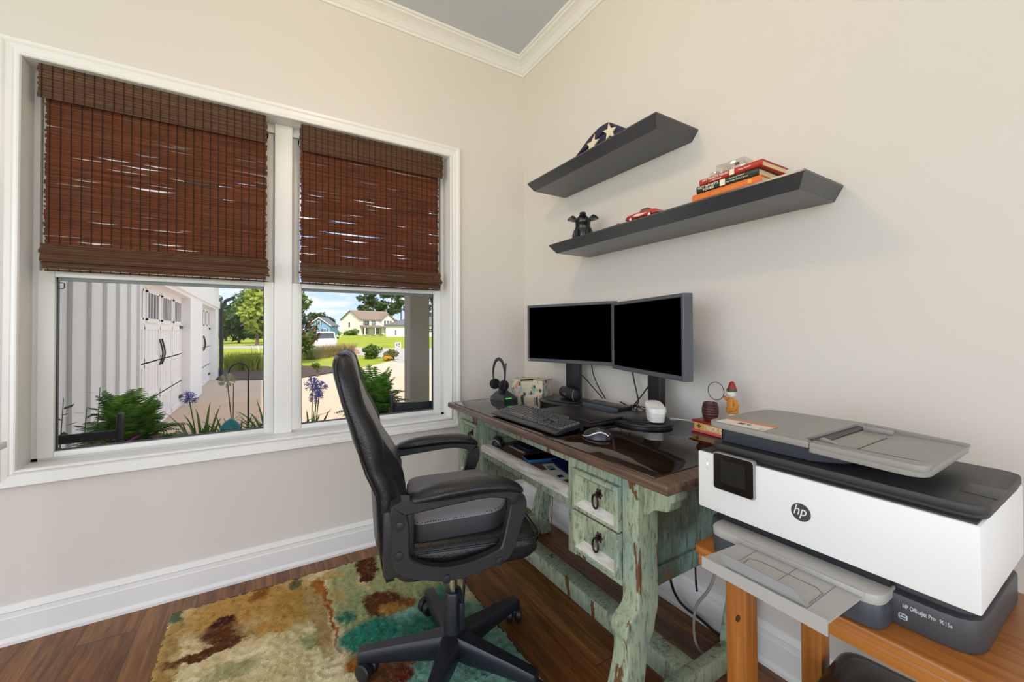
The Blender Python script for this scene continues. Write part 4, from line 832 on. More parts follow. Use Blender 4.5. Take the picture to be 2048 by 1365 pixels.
WID = [(0.46, 0.2), (0.5, 0.222), (0.56, 0.236), (0.66, 0.245), (0.76, 0.245), (0.86, 0.24), (0.95, 0.228), (1.02, 0.215), (1.06, 0.2), (1.09, 0.182), (1.106, 0.168), (1.114, 0.155), (1.118, 0.14)]
def backring(z, inset=0.0, front=True):
    w_, r_, s_, m_ = interp(WID, z), interp(REAR, z), interp(SIDE, z), interp(MID, z); R = []
    for i in range(13): t = -1+2*i/12; R.append((r_+0.022*abs(t)**4*0.9, t*(w_-0.004)))
    for i in range(25):
        t = 1-2*i/24; a = abs(t)
        f = s_ if a > 0.72 else (m_ if a < 0.52 else m_+(s_-m_)*((a-0.52)/0.2))
        if a < 0.72: f -= 0.012*(sin(pi*min(1, max(0, (a-0.5)/0.22))))  # stitched valley
        if a > 0.72: f -= 0.03*((a-0.72)/0.28)**2.5
        R.append((f, t*w_))
    return [(u, v_, z) for u, v_ in R]
zs = [0.46, 0.47, 0.49, 0.52, 0.56, 0.6, 0.64, 0.68, 0.71, 0.73, 0.745, 0.76, 0.775, 0.79, 0.805, 0.82, 0.84, 0.87, 0.9, 0.93, 0.96, 0.99, 1.02, 1.045, 1.066, 1.084, 1.096, 1.105, 1.111, 1.115, 1.118]
rg_ = [backring(z) for z in zs]
for s_, dz in ((0.75, 0.0035), (0.4, 0.0055), (0.08, 0.006)): rg_.append([(-0.354+(u+0.354)*s_, v_*s_, z+dz) for u, v_, z in backring(1.118)])
b = B(); b.loft(rg_); back = part(b, 'backrest', m_lea, 80)
# piping along both edges of the backrest, horizontal seam
for s in (-1, 1):
    b = B(); b.tube([(interp(REAR, z)*0.72+interp(SIDE, z)*0.28-0.006, s*(interp(WID, z)+0.0005), z) for z in zs[1:-3]], 0.0028, 6); b.build('piping', m_lea, back, local=True)
# seat
def slab(z0, z1, u0, u1, w_, r, nose, name, m, rim):
    b = B(); rings = []
    out = rpoly([(u0, -w_*0.9), (u1-0.01, -w_), (u1, -w_*0.6), (u1+0.008, 0), (u1, w_*0.6), (u1-0.01, w_), (u0, w_*0.9)], [0.05, 0.09, 0.1, 0.1, 0.1, 0.09, 0.05], 5)
    cu = (u0+u1)/2
    for t, sc in ((0, 0.84), (0.06, 0.93), (0.2, 0.985), (0.45, 1.0), (0.7, 1.0), (0.86, 0.975), (0.95, 0.93), (1.0, 0.86), (1.02, 0.6), (1.03, 0.2)):
        ring = []
        for x, y in out:
            z = z0+(z1-z0)*t
            xx, yy = cu+(x-cu)*sc, y*sc
            k_ = max(0, (xx-0.08)/(u1-0.08))
            if t > 0.5: z -= nose*k_**2
            else: z += (0.022 if nose else 0)*max(0, (xx-cu)/(u1-cu))
            ring.append((xx, yy, z))
        rings.append(ring)
    b.loft(rings); return part(b, name, m, 70)
seat = slab(0.446, 0.562, -0.215, 0.243, 0.248, 0, 0.022, 'seat', m_lea, 0)
b = B(); o_ = rpoly([(-0.215, -0.2232), (0.233, -0.248), (0.243, -0.149), (0.251, 0), (0.243, 0.149), (0.233, 0.248), (-0.215, 0.2232)], [0.05, 0.09, 0.1, 0.1, 0.1, 0.09, 0.05], 5)
b.tube([(x, y, 0.541-0.008*max(0, (x-0.1)/0.14)) for x, y in o_], 0.0032, 6, closed=True); b.build('seat_piping', m_lea, seat, local=True)
# arms
ARM = [(-0.205, 0.70), (-0.2, 0.65), (-0.2, 0.6), (-0.198, 0.56), (-0.17, 0.532), (-0.12, 0.512), (-0.07, 0.501), (-0.01, 0.502), (0.05, 0.513), (0.098, 0.53), (0.115, 0.565), (0.128, 0.61), (0.14, 0.65), (0.138, 0.678), (0.115, 0.698), (0.06, 0.708), (0.0, 0.708), (-0.08, 0.704), (-0.16, 0.702)]
WD = [0.022, 0.024, 0.024, 0.026, 0.023, 0.019, 0.019, 0.02, 0.02, 0.022, 0.022, 0.024, 0.027, 0.026, 0.014, 0.009, 0.009, 0.011, 0.016]
for s in (-1, 1):
    P = [Vector((p[0], 0, p[1])) for p in ARM]; Wd = WD
    # refine along the closed loop
    fine = []; fw = []; N = len(P)
    for i in range(N):
        a_, b_, c_, d_ = P[i-1], P[i], P[(i+1) % N], P[(i+2) % N]
        for q in range(3):
            t = q/3; fine.append(0.5*((2*b_)+(c_-a_)*t+(2*a_-5*b_+4*c_-d_)*t*t+(3*b_-a_-3*c_+d_)*t**3)); fw.append(Wd[i]+(Wd[(i+1) % N]-Wd[i])*t)
    rings = []; M_ = len(fine)
    for i in range(M_):
        t = (fine[(i+1) % M_]-fine[i-1]).normalized(); n_ = Vector((-t.z, 0, t.x)); v0, v1 = s*0.262, s*0.29; hw = fw[i]
        z = fine[i].z
        if z > 0.68: v0, v1 = s*0.245, s*0.293
        e = 0.004
        ring = []
        for dn, dv in ((-hw, v0), (-hw, v1-s*e), (-hw+e, v1), (hw-e, v1), (hw, v1-s*e), (hw, v0)):
            p = fine[i]+n_*dn; ring.append((p.x, dv, p.z))
        rings.append(ring)
    b = B(); b.loft(rings, closed=True); arm = part(b, 'arm', m_cpl, 30)
    b = B(); pts = spline([(-0.172, 0, 0.718), (-0.12, 0, 0.726), (-0.05, 0, 0.731), (0.03, 0, 0.732), (0.1, 0, 0.724), (0.156, 0, 0.704)], 5); rings = []
    n_ = len(pts)
    for i, p in enumerate(pts):
        t = i/(n_-1); e = min(1, (0.02+4.2*min(t, 1-t)))**0.5; wv, hv = 0.041*(0.45+0.55*e), 0.021*(0.35+0.65*e)
        rings.append([(p.x, s*0.268+wv*cos(a)*(1 if sin(a) > 0 else 0.96), p.z+hv*(sin(a) if sin(a) > 0 else 0.8*sin(a))) for a in [2*pi*k_/20 for k_ in range(20)]])
    b.loft(rings); b.build('arm_pad', m_lea, arm, local=True, ang=70)
    b = B()
    for u_, z_ in ((-0.203, 0.657), (-0.205, 0.577), (0.079, 0.51), (-0.076, 0.490)):
        b.lathe([(0.0125, 0), (0.012, 0.0025), (0.004, 0.004)], n=16, M=Matrix.Translation((u_, s*0.29, z_)) @ Matrix.Rotation(-s*pi/2, 4, 'X'))
    b.build('bolt_cap', m_cpl2, arm, local=True)
    b = B(); b.box(-0.245, -0.16, min(s*0.2, s*0.262), max(s*0.2, s*0.262), 0.5, 0.69, 0.012); b.build('arm_bracket', m_cpl, arm, local=True)
# cushion on the seat is its own thing
cu = thing('seat_cushion', 'thick grey perforated foam cushion resting on the office chair seat', 'cushion', (-0.96, -1.0, 0), CR)
out = rpoly([(-0.158, -0.205), (0.115, -0.2), (0.165, -0.11), (0.175, 0.0), (0.17, 0.14), (0.145, 0.205), (-0.14, 0.2), (-0.158, 0.05), (-0.115, 0.035), (-0.1, 0.0), (-0.115, -0.035), (-0.158, -0.05)], [0.03, 0.05, 0.06, 0.08, 0.06, 0.06, 0.05, 0.02, 0.02, 0.03, 0.02, 0.02], 4)
b = B(); b.prism(out, XY, 0.558, 0.612, 0.006); b.build('cushion_side', m_cushside, cu, local=True)
b = B(); rings = []
for sc, z in ((0.985, 0.609), (0.985, 0.613), (0.955, 0.619), (0.8, 0.621), (0.5, 0.621), (0.15, 0.621)): rings.append([(0.01+(x-0.01)*sc, y*sc, z) for x, y in out])
b.loft(rings); b.build('cushion_top', m_cushtop, cu, local=True, ang=60)
# gas lift, lever, base
b = B(); b.lathe([(0.0145, 0.25), (0.0145, 0.45)], n=20); part(b, 'gas_lift', m_chrome)
b = B(); b.lathe([(0.034, 0.10), (0.031, 0.265), (0.028, 0.272), (0.018, 0.273)], n=24); part(b, 'lift_cover', m_cpl2)
b = B(); b.box(-0.1, 0.1, -0.08, 0.08, 0.425, 0.462, 0.01); part(b, 'tilt_mechanism', m_black)
b = B(); b.tube([(0.02, -0.05, 0.43), (0.028, -0.06, 0.36), (0.026, -0.052, 0.29), (0.022, -0.045, 0.24)], 0.005, 6); b.box(0.012, 0.03, -0.05, -0.04, 0.155, 0.25, 0.003); part(b, 'height_lever', m_cpl2)
b = B(); b.lathe([(0.02, 0.045), (0.048, 0.055), (0.056, 0.08), (0.055, 0.115), (0.045, 0.13), (0.03, 0.135)], n=24); part(b, 'base_hub', m_cpl2)
for i in range(5):
    a = radians(13.5+72*i)-CR; ca, sa = cos(a), sin(a)
    rings = []
    for r, w_, zt, zb in ((0.03, 0.036, 0.133, 0.055), (0.08, 0.031, 0.126, 0.052), (0.16, 0.026, 0.118, 0.058), (0.25, 0.023, 0.110, 0.062), (0.305, 0.021, 0.104, 0.064), (0.318, 0.019, 0.1, 0.063), (0.322, 0.014, 0.092, 0.064)):
        rings.append([(r*ca-y*sa, r*sa+y*ca, z) for y, z in ((-w_*0.8, zb), (-w_, zb+0.01), (-w_, zt-0.012), (-w_*0.75, zt), (w_*0.75, zt), (w_, zt-0.012), (w_, zb+0.01), (w_*0.8, zb))])
    b = B(); b.loft(rings); lg = part(b, 'base_arm', m_cpl2, 45)
    q = a+[0.9, 1.9, 2.6, 0.6, 1.2][i]; cx, cy = 0.302*ca, 0.302*sa
    F = frame((cx, cy, 0), (cos(q), sin(q), 0), (-sin(q), cos(q), 0))
    zf = 0.012 if i not in (0,) else 0.0
    b = B()
    for y in (-0.018, 0.018): b.lathe([(0.008, -0.013), (0.025, -0.013), (0.029, -0.008), (0.029, 0.008), (0.025, 0.012), (0.006, 0.014)], n=20, M=F @ Matrix.Translation((0.014, y, 0.029+zf)) @ Matrix.Rotation(pi/2 if y < 0 else -pi/2, 4, 'X'))
    cst = b.build('caster', m_black, lg, local=True)
    b = B(); b.lathe([(0.009, 0.035), (0.009, 0.07)], n=12, M=F); b.prism(rpoly([(-0.012, 0.03), (0.035, 0.03), (0.03, 0.05), (0.01, 0.057), (-0.012, 0.057)], 0.006), lambda u_, z_, t: tuple(F @ Vector((u_, t, z_+zf*0.3))), -0.005, 0.005); b.build('caster_fork', m_cpl2, lg, local=True)

# ================================================================ printer on its pine stand
st_ = thing('printer_stand', 'orange pine stand under the printer', 'stand', (-0.51, -2.0, 0))
b = B(); b.prism(rpoly([(-0.700, -1.762), (-0.34, -1.762), (-0.34, -2.33), (-0.700, -2.33)], 0.02), XY, 0.682, 0.70, 0.004); b.build('stand_top', m_pine_y, st_)
m_pine_x = wood('orange_pine_rail', S(160, 96, 34), S(192, 124, 56), S(128, 72, 22), 1, 0.35)
b = B(); b.box(-0.697, -0.676, -2.32, -1.775, 0.658, 0.683, 0.003); b.build('front_rail', m_pine_x, st_)
b = B(); b.box(-0.36, -0.342, -2.32, -1.76, 0.62, 0.683, 0.003); b.build('back_rail', m_pine_x, st_)
for x0, x1, y0, y1 in ((-0.645, -0.60, -1.853, -1.806), (-0.42, -0.375, -1.902, -1.858), (-0.685, -0.64, -2.31, -2.262), (-0.42, -0.375, -2.31, -2.262)):
    b = B(); b.box(x0, x1, y0, y1, 0, 0.682, 0.004); b.build('leg', m_pine, st_)
B().ball((-0.645, -1.834, 0.553), (0.0012, 0.0045, 0.010), 10, M=Matrix.Rotation(0.35, 3, 'X')).build('knot', plain('dark_knot', S(58, 32, 14), 0.6), [q for q in scene.objects if q.parent == st_ and q.name.startswith('leg')][0])
b = B(); b.lathe([(0.006, 0.0), (0.0065, 0.0015), (0.002, 0.0018)], (-0.672, -2.255, 0.70), 12); b.build('screw_head', m_iron, st_)
m_pw = plain('printer_white', S(232, 232, 232), 0.42, var=0.008); m_pg = plain('printer_grey', S(146, 144, 138), 0.45, var=0.03); m_pd = plain('printer_charcoal', S(62, 63, 67), 0.45, var=0.04); m_pl = plain('printer_light_grey', S(172, 170, 166), 0.42, var=0.02); m_pdd = plain('printer_dark', S(50, 49, 50), 0.5, var=0.05)
pr = thing('printer', 'white and charcoal office printer on the orange pine stand', 'printer', (-0.5, -1.98, 0.70))
Y0, Y1 = -1.755, -2.195
def pp(b, name, m, par=pr, **kw): return b.build(name, m, par, **kw)
# base
b = B(); b.prism(rpoly([(-0.645, Y0-0.01), (-0.37, Y0-0.01), (-0.37, Y1+0.004), (-0.645, Y1+0.004)], [0.03, 0.02, 0.02, 0.045]), XY, 0.7, 0.752, 0.005); b.prism(rpoly([(-0.625, Y0-0.018), (-0.37, Y0-0.018), (-0.37, Y1+0.012), (-0.625, Y1+0.012)], [0.03, 0.02, 0.02, 0.03]), XY, 0.75, 0.785)
base = pp(b, 'base', m_pd)
m_lbl = plain('white_print_label', S(206, 206, 208), 0.5)
text('model_lettering', 'HP OfficeJet Pro', 0.0092, m_lbl, frame((-0.6455, -2.105, 0.7335), (0, -1, 0), (0, 0, 1)), base, sx=0.62, bold=0.0001)
text('model_number', '9015e', 0.0092, m_lbl, frame((-0.6455, -2.1475, 0.7335), (0, -1, 0), (0, 0, 1)), base, sx=0.62)
b = B()
for y0, y1, z0, z1 in ((-2.1, -2.1015, 0.714, 0.7235), (-2.1095, -2.111, 0.714, 0.7235), (-2.1, -2.111, 0.714, 0.7148), (-2.1, -2.111, 0.7227, 0.7235), (-2.102, -2.109, 0.7175, 0.7186)): b.box(-0.6458, -0.6445, y1, y0, z0, z1)
b.tube([(-0.6455, -2.1065-0.003*cos(t), 0.7205+0.0014*sin(t)) for t in [2*pi*i/10 for i in range(10)]], 0.0004, 4, closed=True)
b.build('rating_label', m_lbl, base, smooth=False)
# white body shell
b = B(); b.box(-0.665, -0.36, Y1, Y0, 0.777, 0.905, 0.0035); body = pp(b, 'body_shell', m_pw)
b = B(); b.box(-0.661, -0.364, Y1+0.004, Y0-0.004, 0.9042, 0.9075, 0.001); pp(b, 'top_trim', m_pdd, body)
# scanner bed
sc_ = rpoly([(-0.648, -1.775), (-0.375, -1.775), (-0.375, Y1-0.004), (-0.648, Y1-0.004)], [0.022, 0.03, 0.03, 0.03], 5)
b = B(); b.prism(sc_, XY, 0.912, 0.928, 0.004); b.prism([(-0.512+(x+0.512)*0.97, -1.985+(y+1.985)*0.985) for x, y in sc_], XY, 0.9065, 0.913)
bed = pp(b, 'scanner_bed', m_pdd)
b = B(); b.box(-0.605, -0.545, Y1-0.0055, Y1+0.035, 0.9275, 0.9295, 0.0006, M=Matrix.Translation((0.02, 0.0, 0))); pp(b, 'finger_grip', m_pd, bed)
# document feeder: dark wedge and grey lid
b = B(); fp = rpoly([(-1.788, 0.928), (-1.788, 0.968), (-2.1, 0.966), (-2.02, 0.938), (-1.97, 0.929)], 0.004)
b.prism(fp, lambda a, b2, t: (t, a, b2), -0.628, -0.40, 0.006); adf = pp(b, 'feeder_body', plain('feeder_blue_charcoal', S(58, 62, 72), 0.42))
LZ0, LZ1 = 0.965, 0.978
lid = rpoly([(-0.656, -1.772), (-0.392, -1.772), (-0.392, -1.985), (-0.652+0.0, -1.985)], [0.028, 0.05, 0.002, 0.002], 6)
lid = rpoly([(-0.66, -1.772), (-0.394, -1.775), (-0.388, -1.984), (-0.40, -1.984), (-0.41, -1.972), (-0.642, -1.966), (-0.655, -1.984), (-0.67, -1.984)], [0.03, 0.05, 0.001, 0.004, 0.006, 0.006, 0.004, 0.001], 5)
b = B(); b.prism(lid, XY, LZ0, LZ1, 0.0025); lid_ = pp(b, 'feeder_lid', m_pg, adf)
# sticker
b = B(); b.loft([[(-0.655, -1.793, 0.9784), (-0.612, -1.793, 0.9784), (-0.614, -1.898, 0.9784), (-0.657, -1.898, 0.9784)], [(-0.655, -1.793, 0.9787), (-0.612, -1.793, 0.9787), (-0.614, -1.898, 0.9787), (-0.657, -1.898, 0.9787)]])
stk = pp(b, 'sticker', plain('sticker_white', S(222, 216, 206), 0.5), lid_, smooth=False)
b = B(); b.loft([[(-0.611, -1.793, z), (-0.597, -1.793, z), (-0.597, -1.9, z), (-0.613, -1.9, z)] for z in (0.9784, 0.9787)]); pp(b, 'sticker_band', plain('sticker_orange', S(224, 124, 58), 0.5), stk, smooth=False)
b = B(); b.box(-0.638, -0.622, -1.846, -1.832, 0.9786, 0.979); b.box(-0.634, -0.626, -1.858, -1.85, 0.9786, 0.979); b.box(-0.65, -0.645, -1.894, -1.886, 0.9786, 0.979); pp(b, 'sticker_print', m_pd, stk, smooth=False)
# document tray
tro = rpoly([(-0.67, -1.985), (-0.388, -1.985), (-0.405, -2.14), (-0.676, -2.143)], [0.001, 0.001, 0.014, 0.035], 6)
b = B(); b.prism(tro, lambda x, y, t: (x, y, t-0.016*max(0, (-1.985-y)/0.155)*0.12), 0.958, 0.970, 0.002)
tray2 = pp(b, 'document_tray', m_pg)
b = B(); rim = 0.014
b.prism(rpoly([(-0.67, -1.985), (-0.648, -1.985), (-0.648, -2.115), (-0.645, -2.143), (-0.678, -2.143)], [0.001, 0.001, 0.01, 0.002, 0.03], 5), XY, 0.966, 0.9775, 0.002)
pp(b, 'tray_rim', m_pg, tray2); b = B()
b.prism([(-0.388, -1.985), (-0.406, -1.985), (-0.418, -2.14), (-0.405, -2.14)], lambda x, y, t: (x, y, t if t < 0.97 else 0.971+0.0065*(1-(-1.985-y)/0.155)), 0.966, 0.978)
pp(b, 'tray_rim', m_pg, tray2)
b = B(); b.box(-0.648, -0.41, -1.99, -1.9705, 0.959, 0.972); pp(b, 'feed_slot', m_black, tray2)
b = B(); b.box(-0.44, -0.432, -2.04, -1.99, 0.969, 0.980, 0.003); b.box(-0.438, -0.425, -2.01, -1.985, 0.976, 0.980, 0.0015); pp(b, 'paper_guide', m_pg, tray2); b = B(); b.loft([[(-0.625, -1.985, 0.97), (-0.61, -1.985, 0.97), (-0.61, -1.985, 0.978), (-0.625, -1.985, 0.978)], [(-0.625, -2.02, 0.97), (-0.612, -2.02, 0.97), (-0.612, -2.02, 0.9705), (-0.625, -2.02, 0.9705)]])
pp(b, 'paper_guide', m_pg, tray2)
b = B(); b.box(-0.645, -0.475, -2.0405, -2.0395, 0.9695, 0.9703); b.box(-0.643, -0.6422, -2.14, -2.04, 0.9695, 0.9703); pp(b, 'panel_groove', m_pdd, tray2)
# touch panel and status lights
pan = rpoly([(-1.797, 0.833), (-1.797, 0.914), (-1.886, 0.914), (-1.886, 0.833)], 0.007)
b = B(); b.prism(pan, YZ, -0.6725, -0.66, 0.0015); tp = pp(b, 'control_panel', m_pg)
b = B(); b.prism([(-1.8415+(y+1.8415)*0.96, 0.8735+(z-0.8735)*0.955) for y, z in pan], YZ, -0.6732, -0.67); pg_ = pp(b, 'panel_glass', NT('panel_black').set(S(6, 6, 7), 0.12, spec=0.5).m, tp)
b = B(); b.box(-0.6735, -0.672, -1.868, -1.815, 0.850, 0.9, 0); pp(b, 'display', NT('display_black').set(S(14, 14, 15), 0.3).m, pg_)
b = B(); b.lathe([(0.0022, 0), (0.0022, 0.0006)], n=12, M=Matrix.Translation((-0.665, -1.778, 0.880)) @ Matrix.Rotation(-pi/2, 4, 'Y')); pp(b, 'status_light', emis('status_glow', (0.55, 0.62, 1.0, 1), 1.6), body)
b = B()
for z in (0.870, 0.889): b.tube([(-0.6653, -1.778+0.0022*cos(t), z+0.0026*sin(t)) for t in [2*pi*i/14 for i in range(14)]], 0.0003, 4, closed=True)
pp(b, 'icon_print', plain('icon_grey', S(196, 196, 200), 0.5), body)
# round logo
b = B(); LY, LZ_, LR = -1.968, 0.840, 0.0165
b.lathe([(LR, 0), (LR, 0.0009)], n=48, M=Matrix.Translation((-0.665, LY, LZ_)) @ Matrix.Rotation(-pi/2, 4, 'Y')); lg_ = pp(b, 'logo_disc', m_pd, body)
text('logo_letters', 'hp', 0.0265, m_pw, frame((-0.6662, LY+0.0135, LZ_-0.0052), (0, -1, 0), (0, 0, 1)), lg_, shear=0.28, bold=-0.00005, sx=0.86)
# paper cassette and output tray
def traypoly(x0): return rpoly([(x0, -1.8), (x0, -2.093), (-0.63, -2.093), (-0.63, -1.8)], [0.03, 0.03, 0.002, 0.002], 6)
b = B(); b.prism(traypoly(-0.696), XY, 0.7015, 0.74, 0.002); cas = pp(b, 'paper_cassette', plain('cassette_blue_charcoal', S(64, 68, 78), 0.4))
b = B(); b.prism(traypoly(-0.698), XY, 0.74, 0.757, 0.0025); ot = pp(b, 'output_tray', m_pl)
b = B(); b.box(-0.64, -0.63, -2.06, -1.81, 0.757, 0.777); b.box(-0.645, -0.60, -2.09, -1.80, 0.757, 0.7772); pp(b, 'output_slot', m_black)
ext = [(-0.655, -1.874), (-0.655, -2.071), (-0.812, -2.066), (-0.812, -1.862)]
b = B(); b.prism(ext, lambda x, y, t: (x, y, t), 0.745, 0.7485); b.loft([[(-0.812, -1.862, 0.7515), (-0.8145, -1.862, 0.7515), (-0.8145, -1.862, 0.731), (-0.812, -1.862, 0.731)], [(-0.812, -2.066, 0.7515), (-0.8145, -2.066, 0.7515), (-0.8145, -2.066, 0.727), (-0.812, -2.066, 0.727)]])
ex_ = pp(b, 'tray_extension', m_pl)
b = B(); b.box(-0.7005, -0.6965, -2.073, -1.868, 0.7485, 0.758, 0.001); pp(b, 'tray_slot_lip', m_pl, ot)
b = B()
for y in (-1.905, -1.975, -2.035): b.box(-0.806, -0.70, y-0.0006, y+0.0006, 0.7484, 0.7489)
b.tube([(-0.775, -1.915, 0.7487), (-0.74, -1.912, 0.7487), (-0.733, -1.93, 0.7487), (-0.733, -2.02, 0.7487), (-0.742, -2.032, 0.7487), (-0.79, -2.032, 0.7487)], 0.0008, 5)
pp(b, 'panel_groove', plain('groove_grey', S(120, 118, 114), 0.5), ex_)
b = B(); fl_ = [(-0.806, -1.905, 0.7495), (-0.806, -2.034, 0.7495), (-0.806, -2.028, 0.756), (-0.803, -2.015, 0.7665), (-0.801, -1.893, 0.769), (-0.801, -1.888, 0.768)]
b.loft([[Vector(p) for p in fl_], [Vector(p)+Vector((0.0022, 0, 0.0002)) for p in fl_]]); pp(b, 'paper_stop', plain('stop_grey', S(142, 142, 142), 0.42), ex_, smooth=False)

# dark rounded case standing under the stand
m_smoke = plain('smoked_black_plastic', S(22, 20, 19), 0.22, var=0.1)
bx = thing('storage_case', 'black rounded plastic case standing under the pine stand', 'case', (-0.42, -2.04, 0))
of = [(-0.56, -1.925), (-0.33, -1.912), (-0.30, -2.20), (-0.58, -2.24)]
o = rpoly(of, 0.05, 6)
b = B(); b.prism([(-0.44+(x+0.44)*0.94, -2.04+(y+2.04)*0.94) for x, y in o], XY, 0.0, 0.38, 0.01); b.build('case_body', plain('case_dark', S(28, 26, 25), 0.5), bx)
b = B(); b.prism(o, XY, 0.38, 0.425, 0.018, seg=4); b.prism([(-0.44+(x+0.44)*0.78, -2.04+(y+2.04)*0.8) for x, y in o], XY, 0.42, 0.428, 0.004); b.build('case_lid', m_smoke, bx)
# cables behind the stand
m_gcab = plain('grey_cable', S(150, 146, 136), 0.45)
cord('printer_cable', [(-0.40, -1.75, 0.675), (-0.37, -1.68, 0.60), (-0.34, -1.61, 0.51), (-0.33, -1.58, 0.413), (-0.32, -1.551, 0.35), (-0.31, -1.505, 0.276), (-0.30, -1.488, 0.215), (-0.28, -1.474, 0.148), (-0.262, -1.472, 0.102), (-0.25, -1.484, 0.08), (-0.235, -1.502, 0.078)], 0.0045, m_gcab, 'thick grey cable looping down beside the pine stand leg')
cord('power_cable', [(-0.075, -1.20, 0.40), (-0.085, -1.222, 0.25), (-0.09, -1.236, 0.15), (-0.07, -1.25, 0.08), (-0.055, -1.283, 0.047), (-0.045, -1.338, 0.034), (-0.045, -1.391, 0.022), (-0.035, -1.43, 0.008), (-0.082, -1.467, 0.008), (-0.147, -1.478, 0.009), (-0.205, -1.47, 0.012), (-0.205, -1.49, 0.01), (-0.14, -1.50, 0.008)], 0.0055, m_cable, 'black power cord sloping down the right baseboard to the floor')
cord('loose_cable', [(-0.11, -1.36, 0.44), (-0.11, -1.363, 0.30), (-0.11, -1.366, 0.22), (-0.11, -1.37, 0.182)], [0.0035]*14+[0.0045]*8, m_cable, 'short black cord end hanging under the desk end panel')
cord('thin_cable', [(-0.09, -0.62, 0.6), (-0.08, -0.60, 0.5), (-0.09, -0.54, 0.40), (-0.10, -0.47, 0.32), (-0.08, -0.42, 0.2), (-0.06, -0.38, 0.03)], 0.0017, m_cable, 'thin black cable curving down the wall in the knee space')
# white table just reaching into the left of the picture
ct = thing('white_table', 'white tabletop edge reaching in by the left window casing', 'table', (-2.4, -1.2, 0))
b = B(); b.box(-2.75, -2.109, -1.75, -0.732, 0.883, 0.90, 0.002); b.build('table_top', m_white, ct)
b = B(); b.box(-2.73, -2.122, -1.73, -0.75, 0.872, 0.8835); b.build('apron', m_white, ct)
for x, y in ((-2.70, -0.78), (-2.70, -1.7), (-2.16, -1.7), (-2.17, -0.78)):
    if x > -2.5: x = -2.3
    b = B(); b.box(x-0.02, x+0.02, y-0.02, y+0.02, 0, 0.873, 0.003); b.build('leg', m_white, ct)
m_winglass = plain('dark_window_glass', S(54, 62, 72), 0.08, spec=0.8)
# ================================================================ outside the windows
GZ = -0.45
def at(px, py, depth): return CAM+(FW+RT*((px-1024)/FPX)-UP*((py-CY)/FPX))*depth
def gr_(px, py, z=GZ):
    r = FW+RT*((px-1024)/FPX)-UP*((py-CY)/FPX); return CAM+r*((z-CAM.z)/r.z)
k = NT('lawn_grass'); k.set(k.mix(k.ramp(k.noise(0.5, detail=6), 0.35, 0.65), S(150, 160, 50), S(176, 176, 76)), 0.9, spec=0.1); k.set(k.mix(k.ramp(k.noise(40, detail=3), 0.4, 0.7), k.mix(k.ramp(k.noise(0.35, detail=6), 0.35, 0.65), S(138, 152, 42), S(172, 174, 72)), S(116, 134, 40))); m_lawn = k.m
m_conc = plain('concrete_drive', S(196, 178, 160), 0.85, var=0.1, sc=1.2, bump=0.2, bsc=80); m_asph = plain('pale_asphalt', S(168, 166, 164), 0.9, var=0.06, sc=3); m_mulch = plain('dark_mulch', S(70, 54, 46), 0.95, var=0.4, sc=20, bump=0.8, bsc=25); m_straw = plain('pine_straw', S(164, 116, 78), 0.95, var=0.25, sc=14, bump=0.6, bsc=30)
b = B(); xs = [-320, -120, -60, -30, 0, 30, 60, 120, 320]; ys = [-150, -40, 0.15, 20, 38, 50, 70, 100, 150, 260, 480]
gz = lambda y: GZ-0.02+0.27*min(1, max(0, (y-45)/60))
b.add([(x, y, gz(y)) for y in ys for x in xs], [(j*len(xs)+i, j*len(xs)+i+1, (j+1)*len(xs)+i+1, (j+1)*len(xs)+i) for j in range(len(ys)-1) for i in range(len(xs)-1)])
struct(b, 'lawn', m_lawn)
def slab2(name, pts, m, top, th=0.05):
    P = [(p.x, p.y) for p in (gr_(*q) if isinstance(q, tuple) and len(q) == 2 else q for q in pts)]
    b = B(); b.prism(P, XY, GZ+top-th, GZ+top); return struct(b, name, m)
V3 = Vector
slab2('road', [(380, 690.5), (530, 690.5), (640, 692), (760, 697.5), (1000, 698.5), (1500, 699), V3((45, 14, 0)), V3((9, 14, 0)), (800, 727), (783, 720), (745, 713), (700, 710.5), (604, 703), (527, 697.5), (380, 696.5)], m_asph, 0.012)
slab2('driveway', [V3((-3.2, 2.4, 0)), V3((-3.2, 15.2, 0)), (440, 764), (527, 762), (603, 758), (690, 744), (742, 733), (783, 722.5), (800, 727), V3((9, 14.1, 0)), V3((9, 2.4, 0))], m_conc, 0.02)
slab2('path', [(300, 835), (440, 800), (527, 796), (603, 786), (690, 775), (800, 752), (1000, 738), V3((9, 9, 0)), V3((9, 2.4, 0)), V3((-2.9, 2.4, 0))], plain('peach_concrete', S(202, 176, 154), 0.85, var=0.1, sc=1.5), 0.03)
slab2('mulch_bed', [(437, 741), (527, 741), (602, 733), (655, 734), (690, 742), (603, 757), (527, 761), (440, 763), V3((-3.0, 15.3, 0))], m_mulch, 0.03)
slab2('straw_bed', [(600, 712), (720, 708), (716, 700), (600, 697)], m_straw, 0.03)
b = B(); b.box(-2.88, 4, 0.15, 2.4, -0.5, -0.13); struct(b, 'porch_floor', m_conc)
b = B(); b.box(-2.88, 14, 0.15, 2.45, 2.75, 3.0); struct(b, 'porch_roof', m_ceil)  # widened out of view to straighten the sun's shadow edge on the driveway
b = B(); b.box(-0.172, 0.045, 2.0, 2.22, -0.13, 2.75, 0.004); struct(b, 'porch_column', plain('column_grey_paint', S(176, 170, 165), 0.6, var=0.05))
m_side = plain('white_siding', S(244, 243, 244), 0.6, var=0.02); m_dark = plain('dark_trim', S(36, 36, 40), 0.5); m_gdoor = plain('garage_door_white', S(244, 242, 242), 0.5, var=0.015)
